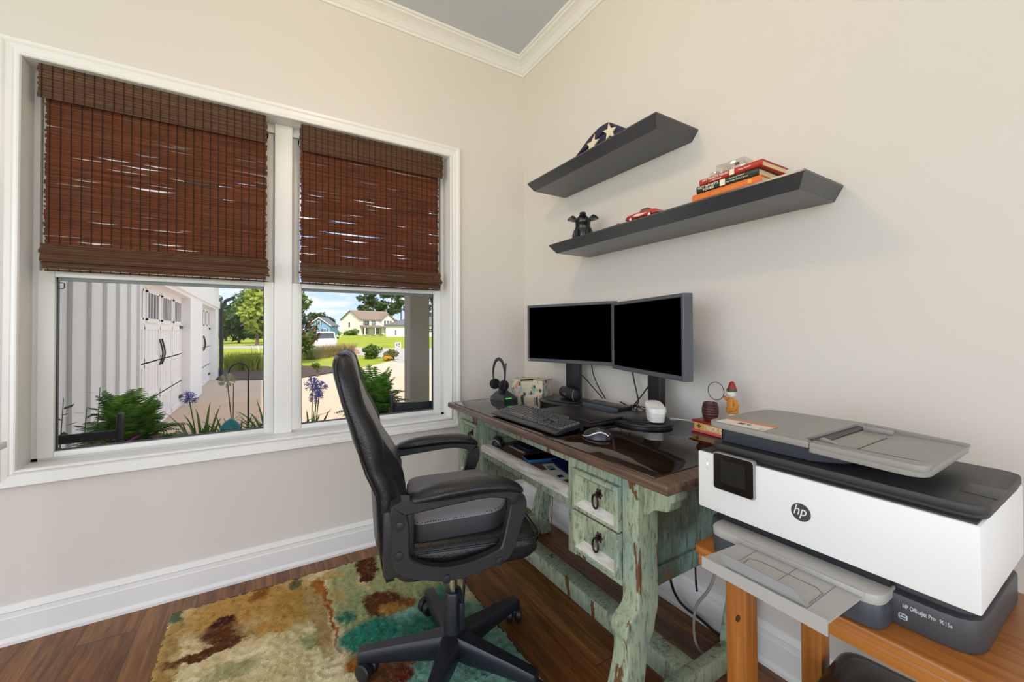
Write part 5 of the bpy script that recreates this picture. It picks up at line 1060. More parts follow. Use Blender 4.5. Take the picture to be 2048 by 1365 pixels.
# garage wing
gw = thing('garage', 'white board and batten garage wing with two panelled doors', 'garage', (-4, 8, GZ))
b = B(); WX = -2.9
for y0, y1, z0, z1 in ((0.16, 4.62, GZ, 4.2), (8.98, 11.0, GZ, 4.2), (14.4, 15.6, GZ, 4.2), (4.62, 8.98, 1.93, 4.2), (11.0, 14.4, 1.93, 4.2)): b.box(-3.2, WX, y0, y1, z0, z1)
for i in range(11):
    y = 0.275+0.429*i
    if y < 4.7: b.box(WX-0.001, WX+0.03, y-0.03, y+0.03, GZ, 4.2)
for i in range(8):
    y = 14.5+0.15*i; b.box(WX-0.001, WX+0.015, y-0.015, y+0.015, 2.3, 4.2)
b.box(WX, WX+0.04, 4.6, 15.6, 2.0, 2.26); b.box(-8.5, -3.2, 0.16, 15.6, GZ, 4.2)
b.build('wall', m_side, gw, smooth=False)
b = B(); b.box(-9, -2.4, -0.2, 16.2, 4.2, 4.35); b.loft([[(-9, y, 4.3), (-5.8, y, 6.4), (-2.35, y, 4.3)] for y in (-0.2, 16.2)]); b.build('roof', m_dark, gw, smooth=False)
for y0, y1 in ((4.62, 8.98), (11.0, 14.4)):
    b = B(); DX = -3.06; b.box(DX-0.05, DX, y0, y1, GZ, 1.93)
    nP = 4; wP = (y1-y0)/nP
    for i in range(nP):
        a, c_ = y0+i*wP+0.08, y0+(i+1)*wP-0.08
        for z0, z1 in ((GZ+0.08, 0.1), (0.16, 0.68), (0.74, 1.26)):
            for yy in (a, c_): b.box(DX, DX+0.014, yy-0.05, yy+0.05, z0, z1)
            for zz in (z0, z1): b.box(DX, DX+0.012, a-0.05, c_+0.05, zz-0.04, zz+0.04)
            for q in range(1, 4): b.box(DX, DX+0.006, a+(c_-a)*q/4-0.012, a+(c_-a)*q/4+0.012, z0, z1)
    d = b.build('garage_door', m_gdoor, gw, smooth=False)
    for i in range(nP):
        a, c_ = y0+i*wP+0.14, y0+(i+1)*wP-0.14
        f = B()
        for yy in (a, c_): f.box(DX, DX+0.022, yy-0.03, yy+0.03, 1.36, 1.82)
        for zz in (1.36, 1.82): f.box(DX, DX+0.022, a-0.03, c_+0.03, zz-0.03, zz+0.03)
        for q in range(1, 4): f.box(DX, DX+0.018, a+(c_-a)*q/4-0.012, a+(c_-a)*q/4+0.012, 1.36, 1.82)
        f.box(DX-0.002, DX+0.004, a, c_, 1.36, 1.82, mi=1)
        f.build('door_window', [m_gdoor, m_winglass], d, smooth=False)
    h = B(); ym = (y0+y1)/2
    for s in (-0.09, 0.09): h.tube([(DX+0.02, ym+s, 0.62), (DX+0.05, ym+s+0.01, 0.72), (DX+0.06, ym+s+0.03, 0.82), (DX+0.05, ym+s+0.01, 0.92), (DX+0.02, ym+s, 1.06)], 0.013, 6)
    h.build('door_handle', m_dark, d)
    for zz in (-0.2, 1.28):
        h = B(); h.box(DX+0.01, DX+0.03, y1-0.3, y1-0.02, zz-0.03, zz+0.03); h.build('hinge', m_dark, d, smooth=False)
b = B(); b.tube([(-2.82, 15.62, GZ), (-2.82, 15.62, 2.0), (-2.7, 15.7, 2.3), (-2.45, 15.9, 2.45)], 0.06, 8); b.build('downspout', m_dark, gw)
# ---- foliage helpers
def leafmat(name, a, b_, tr_=0.25, sc=6):
    k = NT(name); col = k.mix(k.ramp(k.noise(sc, detail=3), 0.35, 0.65), a, b_); k.set(col, 0.55, spec=0.25)
    t = k.n('ShaderNodeBsdfTranslucent'); k.l(col, t.inputs[0]); m_ = k.n('ShaderNodeMixShader'); m_.inputs[0].default_value = tr_; k.l(k.b.outputs[0], m_.inputs[1]); k.l(t.outputs[0], m_.inputs[2]); k.l(m_.outputs[0], k.out.inputs[0]); return k.m
def leaves(b, c, r, n, size, rnd, lobes=7, fill=0.35, el=1.6):
    """leaf blades spread through a lumpy crown"""
    C = [(Vector(c)+Vector((rnd.uniform(-1, 1)*r[0]*0.6, rnd.uniform(-1, 1)*r[1]*0.6, rnd.uniform(-0.75, 0.8)*r[2]*0.75)), rnd.uniform(0.4, 0.62)) for _ in range(lobes)]+[(Vector(c), 0.62)]
    for i in range(n):
        cc, sc = C[rnd.randrange(len(C))]
        d = Vector((rnd.gauss(0, 1), rnd.gauss(0, 1), rnd.gauss(0, 1))).normalized()*(1-fill*rnd.random())
        p = cc+Vector((d.x*r[0], d.y*r[1], d.z*r[2]))*sc
        u = Vector((rnd.gauss(0, 1), rnd.gauss(0, 1), rnd.gauss(0, 0.8))).normalized(); v = u.cross(d); v = v.normalized() if v.length > 1e-4 else Vector((1, 0, 0))
        s = size*rnd.uniform(0.6, 1.3); q = u*s*el*0.5; e = v*s*0.5
        b.add([p-q, p+e*0.8, p+q, p-e*0.8], [(0, 1, 2, 3)])
def bush(name, label, cat, px, py, depth, r, m, n, size, seed, group=None, trunk=None, ground=None, lobes=7, cz=None, el=1.6):
    c = at(px, py, depth); rnd = random.Random(seed); base = GZ if ground is None else ground
    root = thing(name, label, cat, (c.x, c.y, base), 0, group)
    b = B(); leaves(b, c, r, n, size, rnd, lobes, el=el); b.build('foliage', m, root, smooth=False, fix=False)
    t = B(); tr_ = trunk or 0.05; t.tube([(c.x, c.y, base-0.1), (c.x+0.05, c.y, base+(c.z-base)*0.5), (c.x, c.y, c.z+r[2]*0.3)], [tr_, tr_*0.85, tr_*0.5], 7)
    for i in range(4):
        a = i*1.7+seed; t.tube([(c.x, c.y, c.z-r[2]*0.4), (c.x+cos(a)*r[0]*0.5, c.y+sin(a)*r[1]*0.5, c.z+r[2]*0.2)], [tr_*0.5, tr_*0.2], 5)
    t.build('trunk' if trunk else 'stems', m_bark, root); return root
m_bark = plain('tree_bark', S(104, 84, 70), 0.9, var=0.2); m_pinebark = plain('pine_bark', S(132, 104, 88), 0.9, var=0.2)
m_lf1 = leafmat('mid_green_leaf', S(72, 98, 30), S(118, 138, 56)); m_lf2 = leafmat('dark_green_leaf', S(44, 66, 30), S(74, 96, 42)); m_lf3 = leafmat('yellow_green_leaf', S(128, 146, 46), S(166, 170, 72)); m_lf4 = leafmat('pine_needle', S(56, 78, 46), S(92, 112, 64)); m_lf5 = leafmat('shrub_leaf', S(58, 92, 26), S(104, 130, 44))
m_lfb = leafmat('bronze_leaf', S(120, 70, 44), S(72, 88, 40)); m_lfo = leafmat('olive_leaf', S(96, 100, 52), S(132, 124, 70))
# trees beyond the road on the left
for i, (px, py, dp, rx, rz_, m, n, lab) in enumerate(((452, 636, 64, 3.2, 3.6, m_lf2, 1500, 'dark round tree beside the garage downspout'), (478, 650, 54, 3.0, 2.2, m_lf2, 1100, 'low dark tree in front of the distant grey gable'), (514, 632, 46, 2.6, 3.6, m_lf3, 1300, 'yellow green tree at the right edge of the wide window'), (492, 612, 84, 3.4, 3.4, m_lf1, 1000, 'thin tall tree above the distant grey gable'), (440, 640, 76, 4.0, 3.5, m_lf1, 900, 'mid green tree partly behind the garage'), (540, 628, 94, 4.5, 4.5, m_lf1, 1200, 'tree mostly hidden by the window post'))):
    bush('tree', lab, 'tree', px, py, dp, (rx, rx, rz_), m, n, 0.55, 31+i, 'trees across the road beyond the garage', 0.18, ground=-0.4)
# pines behind the white house
for i, (px, py, dp, rx, rz_) in enumerate(((729, 604, 172, 5.2, 5.0), (747, 600, 186, 6.0, 5.6), (766, 606, 200, 6.0, 5.6), (783, 598, 176, 5.6, 5.6), (801, 603, 214, 6.6, 6.4), (866, 612, 190, 5.6, 6.4), (832, 602, 230, 7.0, 6.6))):
    lab = ['leftmost tall pine behind the two storey white house', 'tall pine over the ridge of the white house', 'slender pine right of the white house ridge', 'tall pine behind the brown roofed house', 'tall pine just left of the porch column', 'tall pine seen right of the porch column', 'tall pine mostly hidden by the porch column'][i]
    c = at(px, py, dp); rnd = random.Random(60+i); root = thing('pine_tree', lab, 'tree', (c.x, c.y, -0.2), 0, 'tall pines beyond the white house')
    b = B()
    for q in range(7):
        o_ = Vector((rnd.uniform(-1, 1)*rx*0.7, rnd.uniform(-1, 1)*rx*0.7, rnd.uniform(-1.3, 1.0)*rz_*0.8)); leaves(b, c+o_, (rx*0.5, rx*0.5, rz_*0.36), 230, 0.75, rnd, 3)
    b.build('crown', m_lf4, root, smooth=False, fix=False)
    t = B(); t.tube([(c.x, c.y, -0.4), (c.x+0.3, c.y, c.z*0.5), (c.x, c.y, c.z+rz_*0.6)], [0.34, 0.28, 0.12], 7)
    for q in range(5): a = q*1.3+i; t.tube([(c.x, c.y, c.z-rz_+q*0.9), (c.x+cos(a)*rx*0.7, c.y+sin(a)*rx*0.7, c.z-rz_*0.6+q*0.9)], [0.1, 0.04], 5)
    t.build('trunk', m_pinebark, root)
for i, (px, py) in enumerate(((632, 642), (646, 640), (657, 645))):
    bush('tree', ['dark tree behind the roof of the blue cottage', 'dark tree above the blue cottage gable', 'dark tree between the blue cottage and the white house'][i], 'tree', px, py, 172+8*i, (3.3, 3.0, 3.3), m_lf2, 700, 0.8, 80+i, 'dark trees behind the blue cottage', 0.2, ground=-0.2)
# magnolia at the left edge of the second window
c = at(594, 645, 21); mg = thing('magnolia_tree', 'magnolia with bronze leaves at the left edge of the second window', 'tree', (c.x, c.y, GZ)); rnd = random.Random(5)
for z_, r_, n in ((1.1, 1.0, 520), (2.2, 0.8, 360), (3.2, 0.6, 200)):
    b = B(); leaves(b, (c.x, c.y, GZ+z_), (r_, r_, 0.62), n, 0.17, rnd, 6, el=2.2); b.build('foliage', m_lf5 if z_ != 2.2 else m_lf2, mg, smooth=False, fix=False)
b = B(); leaves(b, (c.x+0.15, c.y-0.1, GZ+1.8), (0.9, 0.9, 1.1), 260, 0.17, rnd, 6, fill=0.15, el=2.2); b.build('bronze_leaves', m_lfb, mg, smooth=False, fix=False)
b = B(); b.tube([(c.x, c.y, GZ-0.05), (c.x, c.y, GZ+4)], [0.07, 0.02], 8); b.build('trunk', m_bark, mg)
# shrubs near the road and in the beds
bush('round_shrub', 'dense round green shrub by the pale road', 'shrub', 745, 704, 24.2, (0.62, 0.62, 0.46), m_lf5, 2300, 0.085, 11, lobes=9)
bush('loose_shrub', 'loose olive shrub beside the yellow flowers', 'shrub', 786, 709, 22.8, (0.5, 0.5, 0.38), m_lfo, 900, 0.075, 12)
bush('flower_clump', 'low clump of yellow flowers in front of the olive shrub', 'flowers', 775, 716, 22.0, (0.24, 0.24, 0.11), leafmat('yellow_petal', S(226, 170, 30), S(236, 196, 70)), 420, 0.05, 13)
for i, (px, py, rx, rz_, s_) in enumerate(((673, 667, 2.6, 1.9, 14), (697, 668, 2.8, 1.7, 15), (764, 673, 0.8, 0.6, 16))):
    bush('hedge_shrub', ['wide leafy shrub between the blue cottage and the white house', 'rounded shrub against the gable of the white house', 'small yellow green shrub by the porch of the white house'][i], 'shrub', px, py, 128, (rx, rx, rz_), [m_lf1, m_lf1, m_lf3][i], 700, 0.4, s_, 'shrubs in front of the white house', ground=-0.25)
def grasses(label, px, py, depth, h, n, m, seed, spread, name='ornamental_grass', cat='grass plant', group=None, wd=0.012, lean=0.5, plume=None):
    c = at(px, py, depth); base = Vector((c.x, c.y, GZ)); rnd = random.Random(seed); root = thing(name, label, cat, tuple(base), 0, group); b = B()
    for i in range(n):
        a = rnd.uniform(0, 2*pi); r0 = rnd.random()**0.6*spread*0.4; p0 = base+Vector((cos(a)*r0, sin(a)*r0, 0)); L2 = h*rnd.uniform(0.7, 1.1); dr = Vector((cos(a), sin(a), 0)); sd_ = Vector((-sin(a), cos(a), 0))*wd
        pts = [p0+dr*L2*lean*t*t*rnd.uniform(0.8, 1.2)+Vector((0, 0, L2*(t-0.25*lean*t**3))) for t in (0, 0.35, 0.7, 1)]
        vs = []
        for j, p in enumerate(pts): w_ = (1, 0.95, 0.6, 0.06)[j]; vs += [p-sd_*w_, p+sd_*w_]
        b.add(vs, [(2*j, 2*j+1, 2*j+3, 2*j+2) for j in range(3)])
    b.build('blades', m, root, smooth=False, fix=False); return root
m_tan = leafmat('dry_grass', S(168, 140, 98), S(134, 126, 84)); m_gg = leafmat('grey_green_grass', S(108, 118, 78), S(140, 140, 96))
for i, (px, dp, m, lab) in enumerate(((622, 23.6, m_gg, 'grey green ornamental grass beside the magnolia'), (645, 25.2, m_tan, 'tan ornamental grass in front of the white car'), (668, 26.8, m_tan, 'tan ornamental grass just left of the chair top'), (694, 28.4, m_tan, 'tan ornamental grass right of the white car'))):
    grasses(lab, px, 712, dp, 0.95, 420, m, 40+i, 1.3, group='ornamental grasses in the straw bed', wd=0.008)
for i, (px, dp) in enumerate(((459, 17.5), (474, 17), (489, 17.6), (503, 17), (517, 17.4))):
    grasses(['bright upright shrub nearest the garage downspout', 'second bright upright shrub from the garage', 'middle one of the bright upright shrubs in the mulch', 'bright upright shrub second from the window post', 'bright upright shrub next to the window post'][i], px, 745, dp, 0.8, 160, m_lf3, 50+i, 0.7, 'upright_shrub', 'shrub', 'bright shrubs in the mulch bed', 0.014, 0.25)
bush('bed_plant', 'small green plant in the dark mulch left of the chair back', 'plant', 633, 733, 14.5, (0.22, 0.22, 0.12), m_lf5, 160, 0.06, 21)
# white car across the lawn
c = gr_(657, 701); cr_ = thing('car', 'white estate car parked beyond the ornamental grasses', 'car', (c.x, c.y+1.5, GZ), radians(-8))
m_carw = plain('car_white', S(226, 226, 228), 0.25, var=0.02)
def ring2(y, hw, z0, z1): return [(-hw, y, z0), (-hw, y, z1-0.1), (-hw*0.93, y, z1), (hw*0.93, y, z1), (hw, y, z1-0.1), (hw, y, z0)]
b = B(); b.loft([ring2(-2.2, 0.8, 0.35, 0.9), ring2(-2.05, 0.88, 0.22, 0.98), ring2(0.9, 0.9, 0.2, 1.0), ring2(2.0, 0.86, 0.22, 0.92), ring2(2.25, 0.75, 0.3, 0.75)]); b.build('body', m_carw, cr_, local=True)
b = B(); b.loft([ring2(-2.0, 0.82, 0.9, 1.0), ring2(-1.65, 0.7, 0.95, 1.56), ring2(0.0, 0.7, 0.95, 1.6), ring2(1.0, 0.78, 0.9, 1.02)]); cb_ = b.build('cabin', m_carw, cr_, local=True)
b = B(); b.loft([[(-0.72, -2.0, 1.02), (0.72, -2.0, 1.02), (0.62, -1.72, 1.48), (-0.62, -1.72, 1.48)], [(-0.72, -1.9, 1.02), (0.72, -1.9, 1.02), (0.62, -1.66, 1.48), (-0.62, -1.66, 1.48)]]); b.build('rear_window', m_winglass, cb_, local=True, smooth=False)
for s in (-1, 1):
    b = B(); b.tube([(s*0.6, -1.5, 1.62), (s*0.6, 0, 1.66)], 0.03, 6); b.build('roof_rail', m_dark, cr_, local=True)
    b = B(); b.box(s*0.95-0.09, s*0.95+0.09, 0.4, 0.52, 0.95, 1.1, 0.03); b.build('mirror', m_dark, cr_, local=True)
    for y in (-1.35, 1.35):
        b = B(); b.lathe([(0.15, -0.1), (0.32, -0.1), (0.33, 0.1), (0.15, 0.1)], n=18, M=Matrix.Translation((s*0.8, y, 0.33)) @ Matrix.Rotation(pi/2, 4, 'Y')); b.build('wheel', m_black, cr_, local=True)
# houses; local frame: x to the right, y away, z up, turned by q
m_hw = plain('house_white', S(240, 236, 228), 0.7, var=0.02); m_hblue = plain('house_blue', S(120, 164, 206), 0.7, var=0.03); m_roofg = plain('roof_grey', S(104, 104, 112), 0.8, var=0.08); m_roofb = plain('roof_brown', S(134, 116, 104), 0.8, var=0.08); m_rooft = plain('roof_tan', S(170, 128, 104), 0.8, var=0.06); m_shut = plain('shutter_dark', S(60, 56, 62), 0.7)
def hframe(px, py, depth, q): c = at(px, py, depth); return (c.x, c.y, c.z), -_y+q
def hwin(par, x, z, w_, h, y=0, shut=0, axis='y', trim=None):
    f = B()
    def bx2(a0, a1, z0, z1, t0, t1, mi): (f.box(a0, a1, y+t0, y+t1, z0, z1, mi=mi) if axis == 'y' else f.box(y-t1, y-t0, a0, a1, z0, z1, mi=mi))
    bx2(x-w_/2-0.09, x+w_/2+0.09, z-0.09, z+h+0.09, -0.06, 0.0, 0)
    if shut:
        bx2(x-w_/2-0.12-shut, x-w_/2-0.12, z, z+h, -0.08, 0.0, 2); bx2(x+w_/2+0.12, x+w_/2+0.12+shut, z, z+h, -0.08, 0.0, 2)
    for a0, a1, z0, z1 in ((x-w_/2, x-0.03, z, z+h/2-0.04), (x+0.03, x+w_/2, z, z+h/2-0.04), (x-w_/2, x-0.03, z+h/2+0.04, z+h), (x+0.03, x+w_/2, z+h/2+0.04, z+h)): bx2(a0, a1, z0, z1, -0.075, -0.05, 1)
    f.build('window', [m_hw, m_winglass, m_shut], par, local=True, smooth=False)
def gable(b, x0, x1, y0, y1, ze, zp, ov=0.4, th=0.25, rd='y'):
    if rd == 'y':
        xm = (x0+x1)/2; s = (zp-ze)/((x1-x0)/2)
        b.loft([[(x0-ov, y, ze-s*ov), (xm, y, zp), (x1+ov, y, ze-s*ov), (x1+ov, y, ze-s*ov+th), (xm, y, zp+th), (x0-ov, y, ze-s*ov+th)] for y in (y0-ov, y1+ov)])
    else:
        ym = (y0+y1)/2; s = (zp-ze)/((y1-y0)/2)
        b.loft([[(x, y0-ov, ze-s*ov), (x, ym, zp), (x, y1+ov, ze-s*ov), (x, y1+ov, ze-s*ov+th), (x, ym, zp+th), (x, y0-ov, ze-s*ov+th)] for x in (x0-ov, x1+ov)])
def block(b, x0, x1, y0, y1, ze, zp=None, rd='y'):
    b.box(x0, x1, y0, y1, -0.5, ze)
    if zp:
        if rd == 'y': b.loft([[(x0, y, ze-0.01), (x1, y, ze-0.01), ((x0+x1)/2, y, zp)] for y in (y0, y1)])
        else: b.loft([[(x, y0, ze-0.01), (x, y1, ze-0.01), (x, (y0+y1)/2, zp)] for x in (x0, x1)])
# two-storey white house
loc, q = hframe(721, 671.5, 140, radians(-38)); h = thing('house', 'white two storey house with front porch across the lawn', 'house', loc, q)
W_, L2 = 12.6, 14.0
b = B(); block(b, -W_, 0, 0, L2, 5.6, 8.7); b.box(0, 1.2, 7.6, 12.6, -0.5, 5.6); b.loft([[(0, 7.6, 5.59), (0, 12.6, 5.59), (0, 10.1, 7.6)], [(1.2, 7.6, 5.59), (1.2, 12.6, 5.59), (1.2, 10.1, 7.6)]]); b.build('wall', m_hw, h, local=True, smooth=False)
b = B(); gable(b, -W_, 0, 0, L2, 5.6, 8.7); gable(b, -3, 1.2, 7.6, 12.6, 5.6, 7.7, rd='x'); rf = b.build('roof', m_roofb, h, local=True, smooth=False)
b = B(); b.loft([[(0, y, 3.3), (2.6, y, 2.75), (2.6, y, 2.95), (0, y, 3.6)] for y in (-0.3, 13.2)]); b.build('porch_roof', m_roofb, h, local=True, smooth=False)
for y in (0.2, 4.2, 8.6, 12.6): B().box(2.2, 2.5, y-0.15, y+0.15, 0, 2.8).build('porch_post', m_hw, h, local=True, smooth=False)
B().box(0, 2.6, -0.2, 13.0, -0.5, 0.1).build('porch_deck', m_conc, h, local=True, smooth=False)
hwin(h, -7.0, 3.0, 1.1, 1.6); hwin(h, -8.8, 0.7, 0.5, 0.9); hwin(h, -4.4, 0.7, 0.5, 0.9)
for y, z, w_ in ((2.2, 3.5, 1.4), (5.0, 3.6, 0.6)): hwin(h, y, z, w_, 1.6, 0, 0.3, 'x')
for y in (8.9, 10.1, 11.3): hwin(h, y, 3.5, 0.8, 1.7, 1.2+0.05, 0, 'x')
for y, w_ in ((2.0, 1.2), (6.2, 1.2)): hwin(h, y, 0.5, w_, 2.0, 0, 0.3, 'x')
for y in (9.2, 10.4, 11.5): hwin(h, y, 0.5, 0.8, 2.0, 1.25, 0, 'x')
for q2 in h.children:
    pass
# blue cottage
loc, q = hframe(638, 674, 104, radians(10)); h = thing('house', 'pale blue cottage with dark shutters beyond the white car', 'house', loc, q)
b = B(); block(b, -2.7, 2.7, 0, 8, 2.9, 4.9); b.build('wall', m_hblue, h, local=True, smooth=False)
b = B(); gable(b, -2.7, 2.7, 0, 8, 2.9, 4.9, 0.35, 0.2); b.build('roof', m_roofg, h, local=True, smooth=False)
b = B(); b.box(-2.8, 2.8, -0.06, 0.02, -0.5, 0.25)
for s in (-1, 1): b.loft([[(s*3.05, -0.38, 2.6), (0, -0.38, 4.86), (0, -0.38, 5.1), (s*3.05, -0.38, 2.85)], [(s*3.05, -0.3, 2.6), (0, -0.3, 4.86), (0, -0.3, 5.1), (s*3.05, -0.3, 2.85)]])
b.build('trim', m_hw, h, local=True, smooth=False)
hwin(h, 0, 3.05, 0.55, 0.95, 0, 0.25); hwin(h, -1.3, 0.6, 0.6, 1.4, 0, 0.32); hwin(h, 1.35, 0.6, 0.6, 1.4, 0, 0.32)
# low white house with grey roof on the right
loc, q = hframe(772, 674.5, 98, radians(0)); h = thing('house', 'low white house with dark hip roof passing behind the porch column', 'house', loc, q)
b = B(); b.box(0, 17, 0, 9, -0.5, 2.75); b.build('wall', m_hw, h, local=True, smooth=False)
b = B(); b.loft([[(-0.4, -0.4, 2.7), (17.4, -0.4, 2.7), (17.4, 9.4, 2.7), (-0.4, 9.4, 2.7)], [(-0.4, -0.4, 2.95), (17.4, -0.4, 2.95), (17.4, 9.4, 2.95), (-0.4, 9.4, 2.95)], [(5, 4.4, 5.0), (12.5, 4.4, 5.0), (12.5, 4.6, 5.0), (5, 4.6, 5.0)]]); b.build('roof', m_roofg, h, local=True, smooth=False)
B().box(2.2, 2.5, -0.1, 0, 0.5, 1.7).build('wall_panel', m_roofg, h, local=True, smooth=False)
hwin(h, 10.7, 1.1, 0.7, 0.9)
# brown roofed house behind it
loc, q = hframe(782, 672, 178, radians(0)); h = thing('house', 'tan roofed house peeping out behind the low white house', 'house', loc, q)
b = B(); b.box(-4, 4.5, 0, 8, -0.5, 4.4); b.build('wall', m_hw, h, local=True, smooth=False)
b = B(); b.loft([[(-4.5, -0.5, 4.3), (5, -0.5, 4.3), (5, 8.5, 4.3), (-4.5, 8.5, 4.3)], [(-0.3, 4, 7.7), (0.4, 4, 7.7), (0.4, 4.2, 7.7), (-0.3, 4.2, 7.7)]]); b.build('roof', m_rooft, h, local=True, smooth=False)
# far grey house among the trees on the left
loc, q = hframe(496, 672, 104, radians(0)); h = thing('house', 'grey gabled house half hidden among trees beyond the garage', 'house', loc, q)
b = B(); block(b, -2.3, 2.6, 0, 8, 2.6, 4.3); b.build('wall', plain('house_grey_blue', S(140, 152, 168), 0.7), h, local=True, smooth=False)
b = B(); gable(b, -2.3, 2.6, 0, 8, 2.6, 4.3, 0.3, 0.2); b.build('roof', m_roofg, h, local=True, smooth=False)
b = B()
for s in (-1, 1): b.loft([[(0.15+s*2.75, -0.34, 2.38), (0.15, -0.34, 4.3), (0.15, -0.34, 4.5), (0.15+s*2.75, -0.34, 2.58)], [(0.15+s*2.75, -0.3, 2.38), (0.15, -0.3, 4.3), (0.15, -0.3, 4.5), (0.15+s*2.75, -0.3, 2.58)]])
b.build('trim', m_hw, h, local=True, smooth=False)
# yard sign, posts, bins, utility boxes
c = gr_(796, 699); ys_ = thing('yard_sign', 'small white yard sign with dark blocks at the road edge', 'sign', (c.x, c.y, GZ), -_y)
b = B(); b.box(-0.25, 0.25, -0.01, 0.01, 0.1, 0.62); b.build('board', m_hw, ys_, local=True, smooth=False)
b = B(); b.box(-0.17, -0.03, -0.014, -0.009, 0.3, 0.5); b.box(0.03, 0.17, -0.014, -0.009, 0.42, 0.55); b.box(0.02, 0.16, -0.014, -0.009, 0.2, 0.32); b.build('dark_print', m_roofg, ys_, local=True, smooth=False)
for s in (-1, 1): B().box(s*0.22-0.015, s*0.22+0.015, -0.01, 0.01, 0, 0.12).build('stake', m_hw, ys_, local=True, smooth=False)
def post(label, px, py, h_, w_, m, tilt=0, z=None, name='marker_post', cat='post', d=None):
    c = gr_(px, py) if d is None else at(px, py, d); b = B(); b.tube([(c.x, c.y, c.z-0.1), (c.x+tilt*h_*0.3, c.y, c.z+h_)], w_, 8); tag(b.build(name, m), label, cat)
post('thin white post in front of the leafy shrub', 674, 678, 1.0, 0.09, m_hw, d=100); post('second white post standing right of the thin one', 681.5, 677, 0.8, 0.1, m_hw, d=100)
post('white marker post on the grass beyond the pale lane', 479.5, 683, 0.75, 0.06, m_hw, -0.1); post('slanted white stake beyond the bright upright shrubs', 518.5, 705, 0.55, 0.02, m_hw, -0.6); post('slanted brown stake beyond the bright upright shrubs', 504, 708, 0.5, 0.02, m_bark, -0.4)
b = B(); c = gr_(512, 709); b.prism([(c.x+0.9*cos(t), c.y+0.35*sin(t)) for t in [2*pi*i/20 for i in range(20)]], XY, GZ, GZ+0.05); tag(b.build('mulch_ring', m_mulch), 'dark mulch ring around the slanted stakes', 'mulch', kind='structure')
for i, (px, w_, m, lab) in enumerate(((734, 0.9, plain('bin_green', S(44, 96, 74), 0.5), 'green box on the lawn before the white porch'), (749, 0.8, m_dark, 'black box on the lawn right of the green one'), (761, 0.7, m_dark, 'small dark box near the shrub by the white porch'))):
    c = at(px, 675, 112); b = B(); b.box(c.x-w_, c.x+w_*0.5, c.y-0.5, c.y+0.5, c.z-0.3, c.z+0.45, 0.05); tag(b.build('utility_box', m), lab, 'box', 'boxes on the far lawn')
c = gr_(512, 681.5); b = B(); b.box(c.x-0.4, c.x+0.4, c.y-0.3, c.y+0.3, GZ-0.1, GZ+0.4, 0.03); tag(b.build('utility_box', plain('utility_grey', S(176, 184, 186), 0.6)), 'pale utility box on the grass near the yellow green tree', 'box')

# ---------------------------------------------------------------- porch: ferns, lilies, chairs
m_fern = leafmat('fern_green', S(58, 112, 34), S(150, 198, 92), 0.4, 22); m_strap = leafmat('strap_leaf', S(76, 124, 40), S(124, 158, 72)); m_agap = plain('lily_violet', S(150, 146, 220), 0.6, var=0.15, sc=60); m_agapw = plain('lily_pale', S(206, 208, 176), 0.6); m_stem = plain('green_stem', S(110, 128, 62), 0.6)
PF = -0.13
def fern(label, c, R, H, n, seed, potr=0.17):
    rnd = random.Random(seed); root = thing('potted_fern', label, 'fern', (c[0], c[1], PF))
    b = B(); b.lathe([(potr*0.7, PF), (potr, c[2]-0.05), (potr*1.06, c[2]-0.05), (potr*1.06, c[2]), (potr*0.9, c[2]-0.01), (0.01, c[2]-0.03)], (c[0], c[1], 0), 24); b.build('pot', m_dark, root)
    b = B()
    for i in range(n):
        a = rnd.uniform(0, 2*pi); up_ = rnd.random(); L2 = R*rnd.uniform(0.75, 1.15); dr = Vector((cos(a), sin(a), 0)); sdv = Vector((-sin(a), cos(a), 0))
        hh = H*(0.25+0.85*up_); P0 = Vector((c[0], c[1], c[2]-0.02)); NS = 20
        pts = [P0+dr*L2*(1-0.65*up_)*t+Vector((0, 0, hh*(1.9*t-1.15*t*t*(1.5-0.9*up_)))) for t in [j/NS for j in range(NS+1)]]
        for j in range(2, NS+1):
            t = j/NS; ll = 0.07*sin(pi*min(1, t*0.9+0.1))**0.8*(R/0.35); tg = (pts[j]-pts[j-1]).normalized(); wv = tg*0.0065*(R/0.35)
            for s in (-1, 1):
                e = pts[j]+sdv*s*ll+tg*ll*0.35-Vector((0, 0, ll*0.25*rnd.random())); b.add([pts[j]-wv, pts[j]+wv, e+wv*0.15, e-wv*0.15], [(0, 1, 2, 3)])
    b.build('fronds', m_fern, root, smooth=False, fix=False); return root
fern('big potted fern outside the wide window, by the black chair back', (-2.284, 1.25, 0.402), 0.41, 0.32, 105, 3)
fern('potted fern outside the second window, before the porch column', (-0.696, 1.30, 0.426), 0.41, 0.37, 105, 8)
# leafy sapling left of the fern
sp_ = thing('leafy_plant', 'dark leafed plant with pointed leaves left of the big fern', 'plant', (-2.50, 1.3, PF)); rnd = random.Random(14); b = B(); lf = B()
for (dx, dy, h_) in ((0.0, 0, 0.90), (0.09, 0.05, 0.82), (0.17, -0.02, 0.96)):
    x, y = -2.60+dx, 1.3+dy; b.tube([(x, y, PF), (x-0.02, y, PF+h_*0.5), (x, y, PF+h_)], [0.006, 0.004, 0.002], 5)
    for j in range(14):
        z = PF+h_*(0.5+0.5*j/13); a = j*2.4; d = Vector((cos(a), sin(a), 0.25)); s_ = Vector((-sin(a), cos(a), 0)); p = Vector((x, y, z)); L2 = 0.085*rnd.uniform(0.7, 1.1)
        lf.add([p, p+d*L2*0.45+s_*L2*0.24, p+d*L2, p+d*L2*0.45-s_*L2*0.24], [(0, 1, 2, 3)])
b.build('stems', m_stem, sp_); lf.build('leaves', leafmat('broad_leaf', S(40, 78, 26), S(74, 110, 40)), sp_, smooth=False, fix=False)
